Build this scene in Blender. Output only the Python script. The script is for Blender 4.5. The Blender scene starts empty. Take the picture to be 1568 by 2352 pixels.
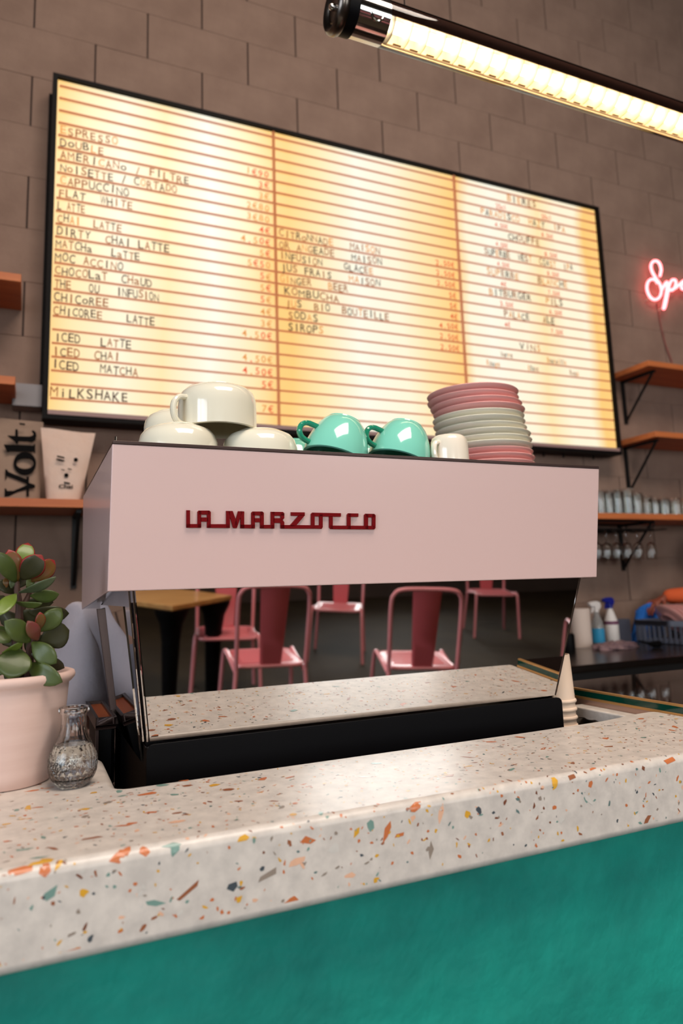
import bpy, bmesh, math, random
from mathutils import Vector, Matrix, Quaternion
from math import pi, sin, cos, radians as RD

SC = bpy.context.scene
COL = SC.collection

# ------------------------------------------------------------------ camera
W_PX, H_PX = 1568, 2352
F_PX, CX, CY = 1604.04, 770.51, 1109.58
RM = Matrix(((0.9159903907, -0.3999482082, -0.0316707237),
             (0.0313308127, 0.1500078244, -0.9881882578),
             (0.3999749796, 0.9041786788, 0.1499364281)))
CAM = Vector((0.0, 0.0, 1.3512))
cam_d = bpy.data.cameras.new('camera')
cam = bpy.data.objects.new('camera', cam_d)
COL.objects.link(cam)
m3 = Matrix((RM[0], -RM[1], -RM[2])).transposed()
cam.matrix_world = Matrix.Translation(CAM) @ m3.to_4x4()
cam_d.sensor_fit = 'VERTICAL'
cam_d.sensor_height = 36.0
cam_d.lens = F_PX * 36.0 / H_PX
cam_d.shift_x = -(CX - W_PX / 2) / H_PX
cam_d.shift_y = (CY - H_PX / 2) / H_PX
cam_d.clip_start = 0.02
cam_d.clip_end = 60
cam_d.dof.use_dof = True
cam_d.dof.focus_distance = 1.16
cam_d.dof.aperture_fstop = 3.4
SC.camera = cam

# ------------------------------------------------------------------ colour, world, light
vs = SC.view_settings
vs.view_transform = 'Standard'
vs.look = 'None'
vs.gamma = 1.0
vs.use_curve_mapping = False
vs.exposure = 0.0
SC.cycles.use_denoising = True
try:
    SC.cycles.denoiser = 'OPENIMAGEDENOISE'
    SC.cycles.denoising_input_passes = 'RGB_ALBEDO_NORMAL'
except Exception:
    pass
SC.cycles.max_bounces = 10
SC.cycles.diffuse_bounces = 4
SC.cycles.glossy_bounces = 6
SC.cycles.transmission_bounces = 8
SC.cycles.transparent_max_bounces = 12
SC.cycles.caustics_reflective = False
SC.cycles.caustics_refractive = False
SC.cycles.sample_clamp_indirect = 4.0
SC.cycles.blur_glossy = 0.6

wd = bpy.data.worlds.new('world')
SC.world = wd
wd.use_nodes = True
bg = wd.node_tree.nodes['Background']
bg.inputs[0].default_value = (0.80, 0.90, 1.0, 1)
bg.inputs[1].default_value = 3.0


def area(name, loc, aim, sx, sy, power, col):
    l = bpy.data.lights.new(name, 'AREA')
    l.shape = 'RECTANGLE'
    l.size, l.size_y = sx, sy
    l.energy = power
    l.color = col
    o = bpy.data.objects.new(name, l)
    o.location = loc
    o.rotation_euler = (Vector(aim) - Vector(loc)).to_track_quat('-Z', 'Y').to_euler()
    COL.objects.link(o)
    return o


# daylight through the two shop windows behind the photographer
WIN = [(-2.6, 0.2, 0.9, 3.6), (3.4, 5.8, 0.9, 3.6)]
YF = -7.0
area('daylight_window', (-1.2, YF - 0.35, 2.4), (-0.6, 0, 1.6), 2.8, 2.7, 215, (1.0, 0.95, 0.90))
area('daylight_window', (4.6, YF - 0.35, 2.4), (2.6, 0, 1.6), 2.4, 2.7, 140, (1.0, 0.95, 0.90))

# added soft fill from above the customer side, brightening counter top and floor
area('overhead_fill', (1.0, -1.0, 5.6), (0.9, 0.2, 0), 3.0, 2.0, 250, (1.0, 0.86, 0.74))
# cooler daylight through the window in the left wall
area('daylight_window', (-3.75, -1.2, 2.2), (0, 0.6, 1.3), 2.6, 2.2, 110, (0.82, 0.88, 1.0))


# ------------------------------------------------------------------ pixel <-> place (used to measure the photograph)
def ray(u, v):
    a, b = (u - CX) / F_PX, (v - CY) / F_PX
    return Vector([RM[0][i] * a + RM[1][i] * b + RM[2][i] for i in range(3)])


def at(u, v, x=None, y=None, z=None):
    d = ray(u, v)
    if y is not None:
        t = (y - CAM.y) / d.y
    elif x is not None:
        t = (x - CAM.x) / d.x
    else:
        t = (z - CAM.z) / d.z
    return CAM + d * t


def at_plane(u, v, p0, n):
    d = ray(u, v)
    n = Vector(n)
    return CAM + d * ((Vector(p0) - CAM).dot(n) / d.dot(n))


# ------------------------------------------------------------------ materials
MATS = {}


def lin(c):
    """sRGB 0-255 to linear"""
    return tuple((x / 255 / 12.92) if x / 255 <= 0.04045 else ((x / 255 + 0.055) / 1.055) ** 2.4 for x in c)


def mat(name, col, rough=0.5, metal=0.0, coat=0.0, spec=0.5, noise=None, bump=None, coatr=0.05, trans=0.0, ior=1.45, emit=None, estr=0.0, anis=None):
    """noise=(scale, amount, second colour); bump=(scale, strength, distance)"""
    if name in MATS:
        return MATS[name]
    m = bpy.data.materials.new(name)
    m.use_nodes = True
    nt = m.node_tree
    b = nt.nodes['Principled BSDF']
    b.inputs['Base Color'].default_value = (*col, 1)
    b.inputs['Roughness'].default_value = rough
    b.inputs['Metallic'].default_value = metal
    b.inputs['Coat Weight'].default_value = coat
    b.inputs['Coat Roughness'].default_value = coatr
    b.inputs['Specular IOR Level'].default_value = spec
    b.inputs['IOR'].default_value = ior
    b.inputs['Transmission Weight'].default_value = trans
    if emit:
        b.inputs['Emission Color'].default_value = (*emit, 1)
        b.inputs['Emission Strength'].default_value = estr
    if noise or bump:
        tc = nt.nodes.new('ShaderNodeTexCoord')
    if noise:
        sc_, amt, c2 = noise
        n = nt.nodes.new('ShaderNodeTexNoise')
        n.inputs['Scale'].default_value = sc_ if not isinstance(sc_, tuple) else 1.0
        n.inputs['Detail'].default_value = 6
        n.inputs['Roughness'].default_value = 0.6
        if isinstance(sc_, tuple):
            mp = nt.nodes.new('ShaderNodeMapping')
            mp.inputs['Scale'].default_value = sc_
            nt.links.new(tc.outputs['Object'], mp.inputs[0])
            nt.links.new(mp.outputs[0], n.inputs['Vector'])
        else:
            nt.links.new(tc.outputs['Object'], n.inputs['Vector'])
        r = nt.nodes.new('ShaderNodeMapRange')
        r.inputs[1].default_value = 0.35
        r.inputs[2].default_value = 0.68
        r.inputs[3].default_value = 0.0
        r.inputs[4].default_value = amt
        nt.links.new(n.outputs[0], r.inputs[0])
        mx = nt.nodes.new('ShaderNodeMix')
        mx.data_type = 'RGBA'
        mx.inputs[6].default_value = (*col, 1)
        mx.inputs[7].default_value = (*c2, 1)
        nt.links.new(r.outputs[0], mx.inputs[0])
        nt.links.new(mx.outputs[2], b.inputs['Base Color'])
    if bump:
        n2 = nt.nodes.new('ShaderNodeTexNoise')
        n2.inputs['Scale'].default_value = bump[0]
        n2.inputs['Detail'].default_value = 5
        nt.links.new(tc.outputs['Object'], n2.inputs['Vector'])
        bp = nt.nodes.new('ShaderNodeBump')
        bp.inputs['Strength'].default_value = bump[1]
        bp.inputs['Distance'].default_value = bump[2]
        nt.links.new(n2.outputs[0], bp.inputs['Height'])
        nt.links.new(bp.outputs[0], b.inputs['Normal'])
    MATS[name] = m
    return m


def thin_glass(name, tint, gloss=0.12, rough=0.0):
    """window-like thin glass: transparent body with a fresnel reflection"""
    if name in MATS:
        return MATS[name]
    m = bpy.data.materials.new(name)
    m.use_nodes = True
    nt = m.node_tree
    nt.nodes.clear()
    out = nt.nodes.new('ShaderNodeOutputMaterial')
    tr = nt.nodes.new('ShaderNodeBsdfTransparent')
    tr.inputs[0].default_value = (*tint, 1)
    gl = nt.nodes.new('ShaderNodeBsdfGlossy')
    gl.inputs['Roughness'].default_value = rough
    fr = nt.nodes.new('ShaderNodeFresnel')
    fr.inputs[0].default_value = 1.5
    mx = nt.nodes.new('ShaderNodeMixShader')
    nt.links.new(fr.outputs[0], mx.inputs[0])
    nt.links.new(tr.outputs[0], mx.inputs[1])
    nt.links.new(gl.outputs[0], mx.inputs[2])
    nt.links.new(mx.outputs[0], out.inputs[0])
    MATS[name] = m
    return m


def emis(name, col, strength):
    if name in MATS:
        return MATS[name]
    m = bpy.data.materials.new(name)
    m.use_nodes = True
    nt = m.node_tree
    nt.nodes.clear()
    out = nt.nodes.new('ShaderNodeOutputMaterial')
    e = nt.nodes.new('ShaderNodeEmission')
    e.inputs[0].default_value = (*col, 1)
    e.inputs[1].default_value = strength
    nt.links.new(e.outputs[0], out.inputs[0])
    MATS[name] = m
    return m


# ------------------------------------------------------------------ mesh helpers (all in world coordinates)
class MB:
    def __init__(self):
        self.v, self.f, self.mi = [], [], []
        self.cur = 0

    def add(self, vs_, fs_):
        o = len(self.v)
        self.v.extend([Vector(p) for p in vs_])
        for f in fs_:
            self.f.append(tuple(i + o for i in f))
            self.mi.append(self.cur)
        return self

    def box(self, a, b, M=None):
        x0, y0, z0 = a
        x1, y1, z1 = b
        vs_ = [(x0, y0, z0), (x1, y0, z0), (x1, y1, z0), (x0, y1, z0), (x0, y0, z1), (x1, y0, z1), (x1, y1, z1), (x0, y1, z1)]
        if M is not None:
            vs_ = [M @ Vector(p) for p in vs_]
        return self.add(vs_, [(0, 3, 2, 1), (4, 5, 6, 7), (0, 1, 5, 4), (1, 2, 6, 5), (2, 3, 7, 6), (3, 0, 4, 7)])

    def hexa(self, p):
        """8 corners: bottom 4 (ccw from above), top 4"""
        return self.add(p, [(0, 3, 2, 1), (4, 5, 6, 7), (0, 1, 5, 4), (1, 2, 6, 5), (2, 3, 7, 6), (3, 0, 4, 7)])

    def prism(self, pts, off):
        """polygon (list of 3D points) extruded by vector off"""
        n = len(pts)
        off = Vector(off)
        top = [Vector(p) + off for p in pts]
        fs_ = [tuple(range(n))[::-1], tuple(range(n, 2 * n))]
        for i in range(n):
            j = (i + 1) % n
            fs_.append((i, j, n + j, n + i))
        return self.add([Vector(p) for p in pts] + top, fs_)

    def lathe(self, prof, c, segs=32, axis='z', cap=False, fn=None, M=None):
        """prof: [(r, h)], c: centre; fn(r,h,a)->r"""
        c = Vector(c)
        n = len(prof)
        vs_ = []
        for r, h in prof:
            for k in range(segs):
                a = 2 * pi * k / segs
                rr = fn(r, h, a) if fn else r
                p = Vector((rr * cos(a), rr * sin(a), h))
                if axis == 'x':
                    p = Vector((h, rr * cos(a), rr * sin(a)))
                if M is not None:
                    p = M @ p
                vs_.append(p + c)
        fs_ = []
        for i in range(n - 1):
            for k in range(segs):
                k2 = (k + 1) % segs
                fs_.append((i * segs + k, i * segs + k2, (i + 1) * segs + k2, (i + 1) * segs + k))
        if cap:
            fs_.append(tuple(range(segs))[::-1])
            fs_.append(tuple((n - 1) * segs + k for k in range(segs)))
        return self.add(vs_, fs_)

    def tube(self, pts, r, segs=10, closed=False, cap=True):
        pts = [Vector(p) for p in pts]
        n = len(pts)
        rs = r if isinstance(r, (list, tuple)) else [r] * n
        tans = []
        for i in range(n):
            if closed:
                t = pts[(i + 1) % n] - pts[i - 1]
            else:
                t = pts[min(i + 1, n - 1)] - pts[max(i - 1, 0)]
            tans.append(t.normalized() if t.length > 1e-9 else Vector((0, 0, 1)))
        ref = Vector((0, 0, 1)) if abs(tans[0].z) < 0.9 else Vector((1, 0, 0))
        nrm = (ref - tans[0] * ref.dot(tans[0])).normalized()
        vs_ = []
        for i in range(n):
            nrm = (nrm - tans[i] * nrm.dot(tans[i]))
            nrm = nrm.normalized() if nrm.length > 1e-6 else tans[i].orthogonal().normalized()
            bn = tans[i].cross(nrm)
            for k in range(segs):
                a = 2 * pi * k / segs
                vs_.append(pts[i] + (nrm * cos(a) + bn * sin(a)) * rs[i])
        fs_ = []
        m = n if closed else n - 1
        for i in range(m):
            j = (i + 1) % n
            for k in range(segs):
                k2 = (k + 1) % segs
                fs_.append((i * segs + k, i * segs + k2, j * segs + k2, j * segs + k))
        if cap and not closed:
            fs_.append(tuple(range(segs))[::-1])
            fs_.append(tuple((n - 1) * segs + k for k in range(segs)))
        return self.add(vs_, fs_)

    def sphere(self, c, rx, ry=None, rz=None, seg=16, ring=10, M=None):
        ry = ry or rx
        rz = rz or rx
        vs_ = []
        for i in range(ring + 1):
            t = pi * i / ring
            for k in range(seg):
                a = 2 * pi * k / seg
                p = Vector((rx * sin(t) * cos(a), ry * sin(t) * sin(a), rz * cos(t)))
                if M is not None:
                    p = M @ p
                vs_.append(p + Vector(c))
        fs_ = []
        for i in range(ring):
            for k in range(seg):
                k2 = (k + 1) % seg
                fs_.append((i * seg + k, (i + 1) * seg + k, (i + 1) * seg + k2, i * seg + k2))
        return self.add(vs_, fs_)


def wloc(o):
    v = Vector((0, 0, 0))
    while o is not None:
        v = v + o.location
        o = o.parent
    return v


def part(name, mb, m, parent=None, smooth=False, bevel=0.0, label=None, kind=None, subsurf=0, seg=2, origin=None, ang=35):
    """links a mesh given in world coordinates as one object (a child when parent is given)"""
    org = wloc(parent) if parent is not None else (Vector(origin) if origin is not None else Vector((0, 0, 0)))
    me = bpy.data.meshes.new(name)
    me.from_pydata([tuple(p - org) for p in mb.v], [], mb.f)
    ms = m if isinstance(m, (list, tuple)) else [m]
    for q in ms:
        me.materials.append(q)
    if len(ms) > 1:
        me.polygons.foreach_set('material_index', mb.mi)
    bm = bmesh.new()
    bm.from_mesh(me)
    bmesh.ops.remove_doubles(bm, verts=bm.verts, dist=1e-6)
    bmesh.ops.dissolve_degenerate(bm, dist=1e-7, edges=bm.edges)
    bmesh.ops.recalc_face_normals(bm, faces=bm.faces)
    bm.to_mesh(me)
    bm.free()
    o = bpy.data.objects.new(name, me)
    COL.objects.link(o)
    if parent is not None:
        o.parent = parent
    else:
        o.location = org
    if smooth:
        for p in me.polygons:
            p.use_smooth = True
        if smooth != 'all':
            try:
                me.set_sharp_from_angle(angle=RD(ang))
            except Exception:
                pass
    if bevel > 0:
        b = o.modifiers.new('bevel', 'BEVEL')
        b.width = bevel
        b.segments = seg
        b.limit_method = 'ANGLE'
        b.angle_limit = RD(40)
        if not smooth:
            for p in me.polygons:
                p.use_smooth = True
            b.harden_normals = True
    if subsurf:
        s = o.modifiers.new('sub', 'SUBSURF')
        s.levels = s.render_levels = subsurf
    if label:
        o['label'] = label
    if kind:
        o['kind'] = kind
    return o


def tag(o, label, cat, group=None):
    o['label'] = label
    o['category'] = cat
    if group:
        o['group'] = group
    return o


def thing(name, loc, label, cat, group=None):
    o = bpy.data.objects.new(name, None)
    o.empty_display_size = 0.05
    o.location = loc
    COL.objects.link(o)
    return tag(o, label, cat, group)


def struct(name, mb, m, parent=None, **k):
    o = part(name, mb, m, parent, **k)
    o['kind'] = 'structure'
    return o


def dup(root, loc, label=None, group=None, rz=None):
    r = root.copy()
    COL.objects.link(r)
    r.location = loc
    if rz is not None:
        r.rotation_euler = (r.rotation_euler[0], r.rotation_euler[1], rz)
    if label:
        r['label'] = label
    if group:
        r['group'] = group
    for ch in list(root.children):
        c = ch.copy()
        COL.objects.link(c)
        c.parent = r
        for g in list(ch.children):
            d = g.copy()
            COL.objects.link(d)
            d.parent = c
    return r


def rrect(x0, x1, z0, z1, r, n=4):
    """rounded rectangle outline (2D)"""
    pts = []
    for cx_, cz_, a0 in ((x1 - r, z1 - r, 0), (x0 + r, z1 - r, pi / 2), (x0 + r, z0 + r, pi), (x1 - r, z0 + r, 3 * pi / 2)):
        for k in range(n + 1):
            a = a0 + (pi / 2) * k / n
            pts.append((cx_ + r * cos(a), cz_ + r * sin(a)))
    return pts


_GL = {}


def glyph(ch):
    """flat glyph of the built-in font as (verts2d, faces, advance)"""
    if ch in _GL:
        return _GL[ch]
    cu = bpy.data.curves.new('glyph', 'FONT')
    cu.body = ch
    cu.size = 1.0
    cu.resolution_u = 3
    cu.offset = 0.0 if ch in 'MmWwNn' else 0.012
    ob = bpy.data.objects.new('glyph', cu)
    COL.objects.link(ob)
    dg = bpy.context.evaluated_depsgraph_get()
    me = bpy.data.meshes.new_from_object(ob.evaluated_get(dg))
    vs_ = [(v.co.x, v.co.y) for v in me.vertices]
    fs_ = [tuple(p.vertices) for p in me.polygons]
    bpy.data.objects.remove(ob)
    bpy.data.curves.remove(cu)
    bpy.data.meshes.remove(me)
    if vs_:
        x0 = min(v[0] for v in vs_)
        x1 = max(v[0] for v in vs_)
    else:
        x0, x1 = 0, 0.3
    _GL[ch] = (vs_, fs_, x0, x1)
    return _GL[ch]

# ================================================================== STRUCTURE
R_ = random.Random(7)
YW = 3.1
ZC = 5.8
m_block = mat('concrete_block', lin((140, 116, 103)), 0.9, noise=(4.0, 0.6, lin((116, 93, 82))), bump=(60, 0.35, 0.004), spec=0.2)
m_mortar = mat('mortar', lin((58, 48, 45)), 0.95, bump=(40, 0.4, 0.004), spec=0.1)
m_plaster = mat('dark_plaster', lin((96, 84, 78)), 0.9, noise=(1.5, 0.5, lin((70, 60, 56))), spec=0.2)
m_floor = mat('floor_concrete', lin((66, 56, 42)), 0.75, spec=0.15, noise=(1.2, 0.7, lin((44, 36, 30))), bump=(9, 0.05, 0.01))
m_ceiling = mat('ceiling_paint', lin((70, 60, 56)), 0.95, noise=(0.8, 0.4, lin((52, 45, 42))))

X0, X1 = -3.4, 9.0
struct('floor', MB().box((X0, YF, -0.1), (X1, YW + 0.2, 0.0)), m_floor)
struct('ceiling', MB().box((X0, YF, ZC), (X1, YW + 0.2, ZC + 0.1)), m_ceiling)
WLW = (-2.5, 0.1, 1.0, 3.4)
struct('wall_left', MB().box((X0 - 0.15, YF, 0), (X0, WLW[0], ZC)).box((X0 - 0.15, WLW[1], 0), (X0, YW + 0.2, ZC)).box((X0 - 0.15, WLW[0], 0), (X0, WLW[1], WLW[2])).box((X0 - 0.15, WLW[0], WLW[3]), (X0, WLW[1], ZC)), m_plaster)
struct('wall_right', MB().box((X1, YF, 0), (X1 + 0.15, YW + 0.2, ZC)), m_plaster)

# back wall: mortar core with every block a part of its own
wall_back = struct('wall_back', MB().box((X0, YW + 0.004, 0), (X1, YW + 0.2, ZC)), m_mortar)
BH, BW = 0.2433, 0.502
zb0 = 3.907 - BH * 16
blk_me = {}


def block_mesh(w, var):
    key = (round(w, 3), var)
    if key in blk_me:
        return blk_me[key]
    g = 0.0036
    mb = MB().box((g, -0.0, 0.0004), (w - g, 0.12, BH - 0.0004))
    me = bpy.data.meshes.new('concrete_block')
    me.from_pydata([tuple(p) for p in mb.v], [], mb.f)
    me.materials.append(m_block)
    bm = bmesh.new()
    bm.from_mesh(me)
    bmesh.ops.bevel(bm, geom=list(bm.edges), offset=0.0009 + 0.0005 * var, segments=1, affect='EDGES')
    bmesh.ops.recalc_face_normals(bm, faces=bm.faces)
    bm.to_mesh(me)
    bm.free()
    blk_me[key] = me
    return me


for row in range(0, 24):
    z = zb0 + row * BH
    if z > ZC - BH or z < -0.05:
        continue
    x = -0.05 - 2 * BW if row % 2 == 0 else 0.215 - 3 * BW
    while x < 5.1:
        w = BW
        o = bpy.data.objects.new('concrete_block', block_mesh(w, R_.randint(0, 2)))
        COL.objects.link(o)
        o.parent = wall_back
        o.location = (x, YW - 0.002 + R_.uniform(-0.0008, 0.0008), z)
        x += BW
# the rest of the wall, never in the frame
for a, b in (((X0, YW - 0.001, 0.0), (-1.31, YW + 0.01, ZC)), ((5.24, YW - 0.001, 0.0), (X1, YW + 0.01, ZC))):
    struct('trim_wall_render', MB().box(a, b), m_block, wall_back)

# window wall behind the photographer
mb = MB()
xs = [X0, WIN[0][0], WIN[0][1], WIN[1][0], WIN[1][1], X1]
for i in (0, 2, 4):
    mb.box((xs[i], YF - 0.2, 0), (xs[i + 1], YF, ZC))
for w in WIN:
    mb.box((w[0], YF - 0.2, 0), (w[1], YF, w[2]))
    mb.box((w[0], YF - 0.2, w[3]), (w[1], YF, ZC))
struct('wall_front', mb, m_plaster)
m_wframe = mat('window_frame_paint', lin((52, 50, 50)), 0.45)
m_pane = thin_glass('window_glass', (0.95, 0.97, 0.97))
for k, w in enumerate(WIN):
    mb = MB()
    t = 0.05
    mb.box((w[0], YF - 0.12, w[2]), (w[1], YF - 0.04, w[2] + t)).box((w[0], YF - 0.12, w[3] - t), (w[1], YF - 0.04, w[3]))
    nx = 3
    for i in range(nx + 1):
        xx = w[0] + (w[1] - w[0] - t) * i / nx
        mb.box((xx, YF - 0.12, w[2]), (xx + t, YF - 0.04, w[3]))
    zz = w[2] + (w[3] - w[2]) * 0.62
    mb.box((w[0], YF - 0.12, zz), (w[1], YF - 0.04, zz + t))
    wo = struct('window_%d' % (k + 1), mb, m_wframe)
    part('window_pane', MB().box((w[0] + 0.01, YF - 0.085, w[2] + 0.01), (w[1] - 0.01, YF - 0.079, w[3] - 0.01)), m_pane, wo)

w = WLW
mb = MB()
mb.box((X0 - 0.10, w[0], w[2]), (X0 - 0.04, w[1], w[2] + .05)).box((X0 - 0.10, w[0], w[3] - .05), (X0 - 0.04, w[1], w[3])).box((X0 - 0.10, w[0], 2.5), (X0 - 0.04, w[1], 2.55))
for i in range(4):
    yy = w[0] + (w[1] - w[0] - 0.05) * i / 3
    mb.box((X0 - 0.10, yy, w[2]), (X0 - 0.04, yy + 0.05, w[3]))
wo = struct('window_3', mb, m_wframe)
part('window_pane', MB().box((X0 - 0.073, w[0] + 0.01, w[2] + 0.01), (X0 - 0.067, w[1] - 0.01, w[3] - 0.01)), m_pane, wo)

# ================================================================== BAR COUNTER
ZT = 1.10
m_terr = mat('terrazzo_binder', lin((212, 203, 194)), 0.38, coat=0.12, coatr=0.2, noise=(48, 0.8, lin((186, 178, 171))))
# fine pale mottling of the binder
nt = m_terr.node_tree
m_teal = mat('teal_plaster', lin((26, 150, 134)), 0.6, noise=(5.5, 0.9, lin((20, 116, 106))), bump=(9, 0.5, 0.02), spec=0.35)
CF, CB = 0.768, 1.0165
CXR = 1.118
counter = thing('bar_counter', (0.3, 0.9, 0), 'long bar counter with a thick terrazzo top over a teal plastered front', 'counter')
# slab outline seen from above, with the cut-out for the machine well
out2 = [(-2.2, CF), (CXR, CF), (CXR, 1.026), (CXR - 0.006, 1.038), (CXR - 0.018, 1.043), (CXR - 0.06, 1.040), (0.96, CB + 0.006), (0.80, CB)]
for k in range(5):
    a = -pi / 2 - (pi / 2) * k / 4
    out2.append((0.118 + 0.016 + 0.016 * cos(a), CB - 0.006 + 0.016 + 0.016 * sin(a)))
for k in range(5):
    a = (pi / 2) * k / 4
    out2.append((0.118 - 0.02 + 0.02 * cos(a), 1.195 + 0.02 * sin(a)))
out2 += [(-2.2, 1.215)]
slab = part('terrazzo_worktop', MB().prism([(x, y, 1.0072) for x, y in out2], (0, 0, ZT - 1.0072)), m_terr, counter, bevel=0.011, seg=4)
part('teal_front', MB().box((-2.2, 0.825, 0.0), (CXR, 0.86, 1.0072)), m_teal, counter)
m_dk = mat('black_laminate', lin((26, 22, 22)), 0.5)
part('counter_carcass', MB().box((-2.2, 0.86, 0.0), (0.10, 1.19, 1.0072)).box((0.10, 0.86, 0), (1.11, 1.0, 1.0072)), m_dk, counter)

# lower steel worktop in the well behind the bar
m_steel = mat('brushed_steel', lin((168, 160, 154)), 0.22, metal=1.0, noise=((1, 40, 1), 0.5, lin((130, 122, 118))))
low = thing('lower_worktop', (0.6, 1.4, 0), 'lower steel worktop in the well behind the terrazzo bar, carrying the machine', 'worktop')
part('steel_top', MB().box((0.165, 1.022, 0.965), (1.10, 1.72, 0.985)), m_steel, low, bevel=0.002)
part('carcass', MB().box((0.17, 1.03, 0.0), (1.10, 1.70, 0.965)), m_dk, low)

# terrazzo chips as thin inlays on the top, the rounded nose and the front
chip_cols = [(lin((196, 112, 66)), 24), (lin((214, 160, 50)), 20), (lin((118, 150, 140)), 12), (lin((70, 78, 84)), 10), (lin((150, 92, 62)), 14),
             (lin((146, 132, 120)), 12), (lin((226, 178, 148)), 10), (lin((120, 70, 48)), 7), (lin((206, 200, 192)), 10), (lin((96, 120, 118)), 6)]
m_chips = [mat('stone_chip_%s' % n, c[0], 0.32, coat=0.2, coatr=0.2, noise=(90, 0.4, tuple(q * 0.8 for q in c[0])))
           for n, c in zip(('terracotta', 'mustard', 'sage', 'slate', 'brown', 'taupe', 'peach', 'umber', 'white', 'petrol'), chip_cols)]
RN = 0.011


def surf(u, s, h=0.00022):
    """u along the bar, s = arc length from the nose (negative on the top, positive on the front)"""
    L = RN * pi / 2
    if s < 0:
        return Vector((u, CF + RN - s, ZT + h))
    if s < L:
        a = s / RN
        return Vector((u, CF + RN - (RN + h) * sin(a), ZT - RN + (RN + h) * cos(a)))
    return Vector((u, CF - h, ZT - RN - (s - L)))


def chip(mb, u, s, r, elong, ang, rnd, lim=None):
    r *= 0.80
    hh = 0.00008 + rnd.random() * 0.00022
    n = rnd.randint(4, 7)
    pts = []
    a0 = rnd.uniform(0, 6.28)
    for k in range(n):
        a = a0 + 2 * pi * (k + rnd.uniform(-0.28, 0.28)) / n
        q = r * rnd.uniform(0.55, 1.15)
        x, y = q * cos(a) * elong, q * sin(a) / elong
        pts.append((u + x * cos(ang) - y * sin(ang), s + x * sin(ang) + y * cos(ang)))
    # two midpoints per side so big chips follow the rounded nose
    fine = []
    for i in range(n):
        p, q = pts[i], pts[(i + 1) % n]
        fine.append(p)
        if r > 0.004:
            fine.append(((p[0] + q[0]) / 2, (p[1] + q[1]) / 2))
    smax = RN * pi / 2 + (ZT - RN - 1.0195)
    smin = -(0.434 if u < 0.1 else CB - CF - RN - 0.012)
    fine = [(min(a, 1.106), max(smin, min(b, smax))) for a, b in fine]
    vs_ = [surf(u, min(s, smax), hh)] + [surf(a, b, hh) for a, b in fine]
    if r > 0.004:
        mids = [surf((a + u) / 2, (b + min(s, smax)) / 2, hh) for a, b in fine]
        vs_ += mids
        m = len(fine)
        fs_ = []
        for i in range(m):
            j = (i + 1) % m
            fs_ += [(0, 1 + m + i, 1 + m + j), (1 + m + i, 1 + i, 1 + j, 1 + m + j)]
        mb.add(vs_, fs_)
    else:
        m = len(fine)
        mb.add(vs_, [(0, 1 + i, 1 + (i + 1) % m) for i in range(m)])


rc = random.Random(31)
mb = MB()
wts = [c[1] for c in chip_cols]
ids = list(range(len(wts)))
SLEN = 0.10
for k in range(2400):
    u = rc.uniform(-0.45, CXR - 0.006)
    top = rc.random() < 0.68
    if top:
        s = -rc.uniform(0.0, CB - CF - RN - 0.021)
        if u > 1.11 or False:
            continue
    else:
        s = rc.uniform(0, SLEN)
    t = rc.random()
    r = 0.0011 + 0.0024 * rc.random() if t < (0.80 if top else 0.86) else (0.0026 + 0.0026 * rc.random() if t < (0.965 if top else 0.985) else 0.0058 + 0.0045 * rc.random())
    mb.cur = rc.choices(ids, wts)[0]
    if r > .0045 and mb.cur in (3, 7, 9):
        r *= 0.5
    chip(mb, u, s, r, rc.uniform(1.0, 1.75), rc.uniform(0, pi), rc)
# left deep part of the top
for k in range(200):
    u, yy = rc.uniform(-0.5, 0.100), rc.uniform(CB, 1.195)
    mb.cur = rc.choices(ids, wts)[0]
    chip(mb, u, -(yy - CF - RN), 0.0015 + 0.0025 * rc.random(), rc.uniform(1, 1.7), rc.uniform(0, pi), rc)
# the large chips one can find in the photograph: (pixel x, pixel y, radius, elongation, angle, colour)
BIG = [(42, 2001, .0125, 1.5, .1, 0), (103, 2000, .010, 1.1, 1.2, 0), (91, 1979, .008, 1.7, 0.1, 1), (135, 1986, .006, 1.3, .9, 1), (113, 2053, .011, 1.1, 1.2, 2),
       (160, 2200, .012, 1.3, .5, 0), (174, 2188, .006, 1.2, 1.3, 1), (270, 1967, .013, 1.5, .3, 0), (294, 1953, .008, 1.2, 1.4, 0), (332, 1953, .008, 1.0, 1.4, 0),
       (402, 1951, .009, 1.1, 0.2, 2), (192, 2050, .006, 1, .4, 1), (436, 2044, .011, 2.0, .5, 4), (534, 2036, .007, 1.2, .2, 3), (548, 2067, .006, 1.1, .9, 1),
       (705, 1930, .0105, 1.25, .1, 0), (850, 1895, .008, 1.2, 1.3, 2), (888, 1912, .010, 1.6, 1.2, 0), (917, 1917, .007, 1.4, 0, 0), (818, 1911, .008, 1.3, 1.4, 1),
       (680, 1980, .010, 1.7, .2, 6), (615, 2008, .011, 1.6, .3, 5), (768, 1947, .009, 1.2, .2, 8), (671, 2071, .0095, 1.3, .1, 0), (990, 1952, .010, 1.6, 1.4, 5),
       (1112, 1995, .008, 1.2, .2, 0), (1198, 1973, .008, 1.2, .9, 2), (953, 1853, .010, 1.5, .5, 0), (1012, 1868, .009, 1.8, 1.4, 6), (949, 1879, .007, 1.1, 1, 6),
       (1100, 1860, .007, 1.3, 2.2, 3), (1073, 1870, .006, 1.1, .2, 1), (1275, 1800, .009, 1.2, 1.4, 1), (1314, 1783, .008, 1.3, .1, 4), (1370, 1762, .008, 1.6, .1, 0),
       (1355, 1801, .006, 1.1, .9, 0), (1540, 1746, .010, 1.5, .2, 0), (1290, 1880, .008, 1.2, 1.5, 8), (1240, 1834, .004, 1.0, .5, 5), (1197, 1974, .008, 1.2, .9, 2)]
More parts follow.
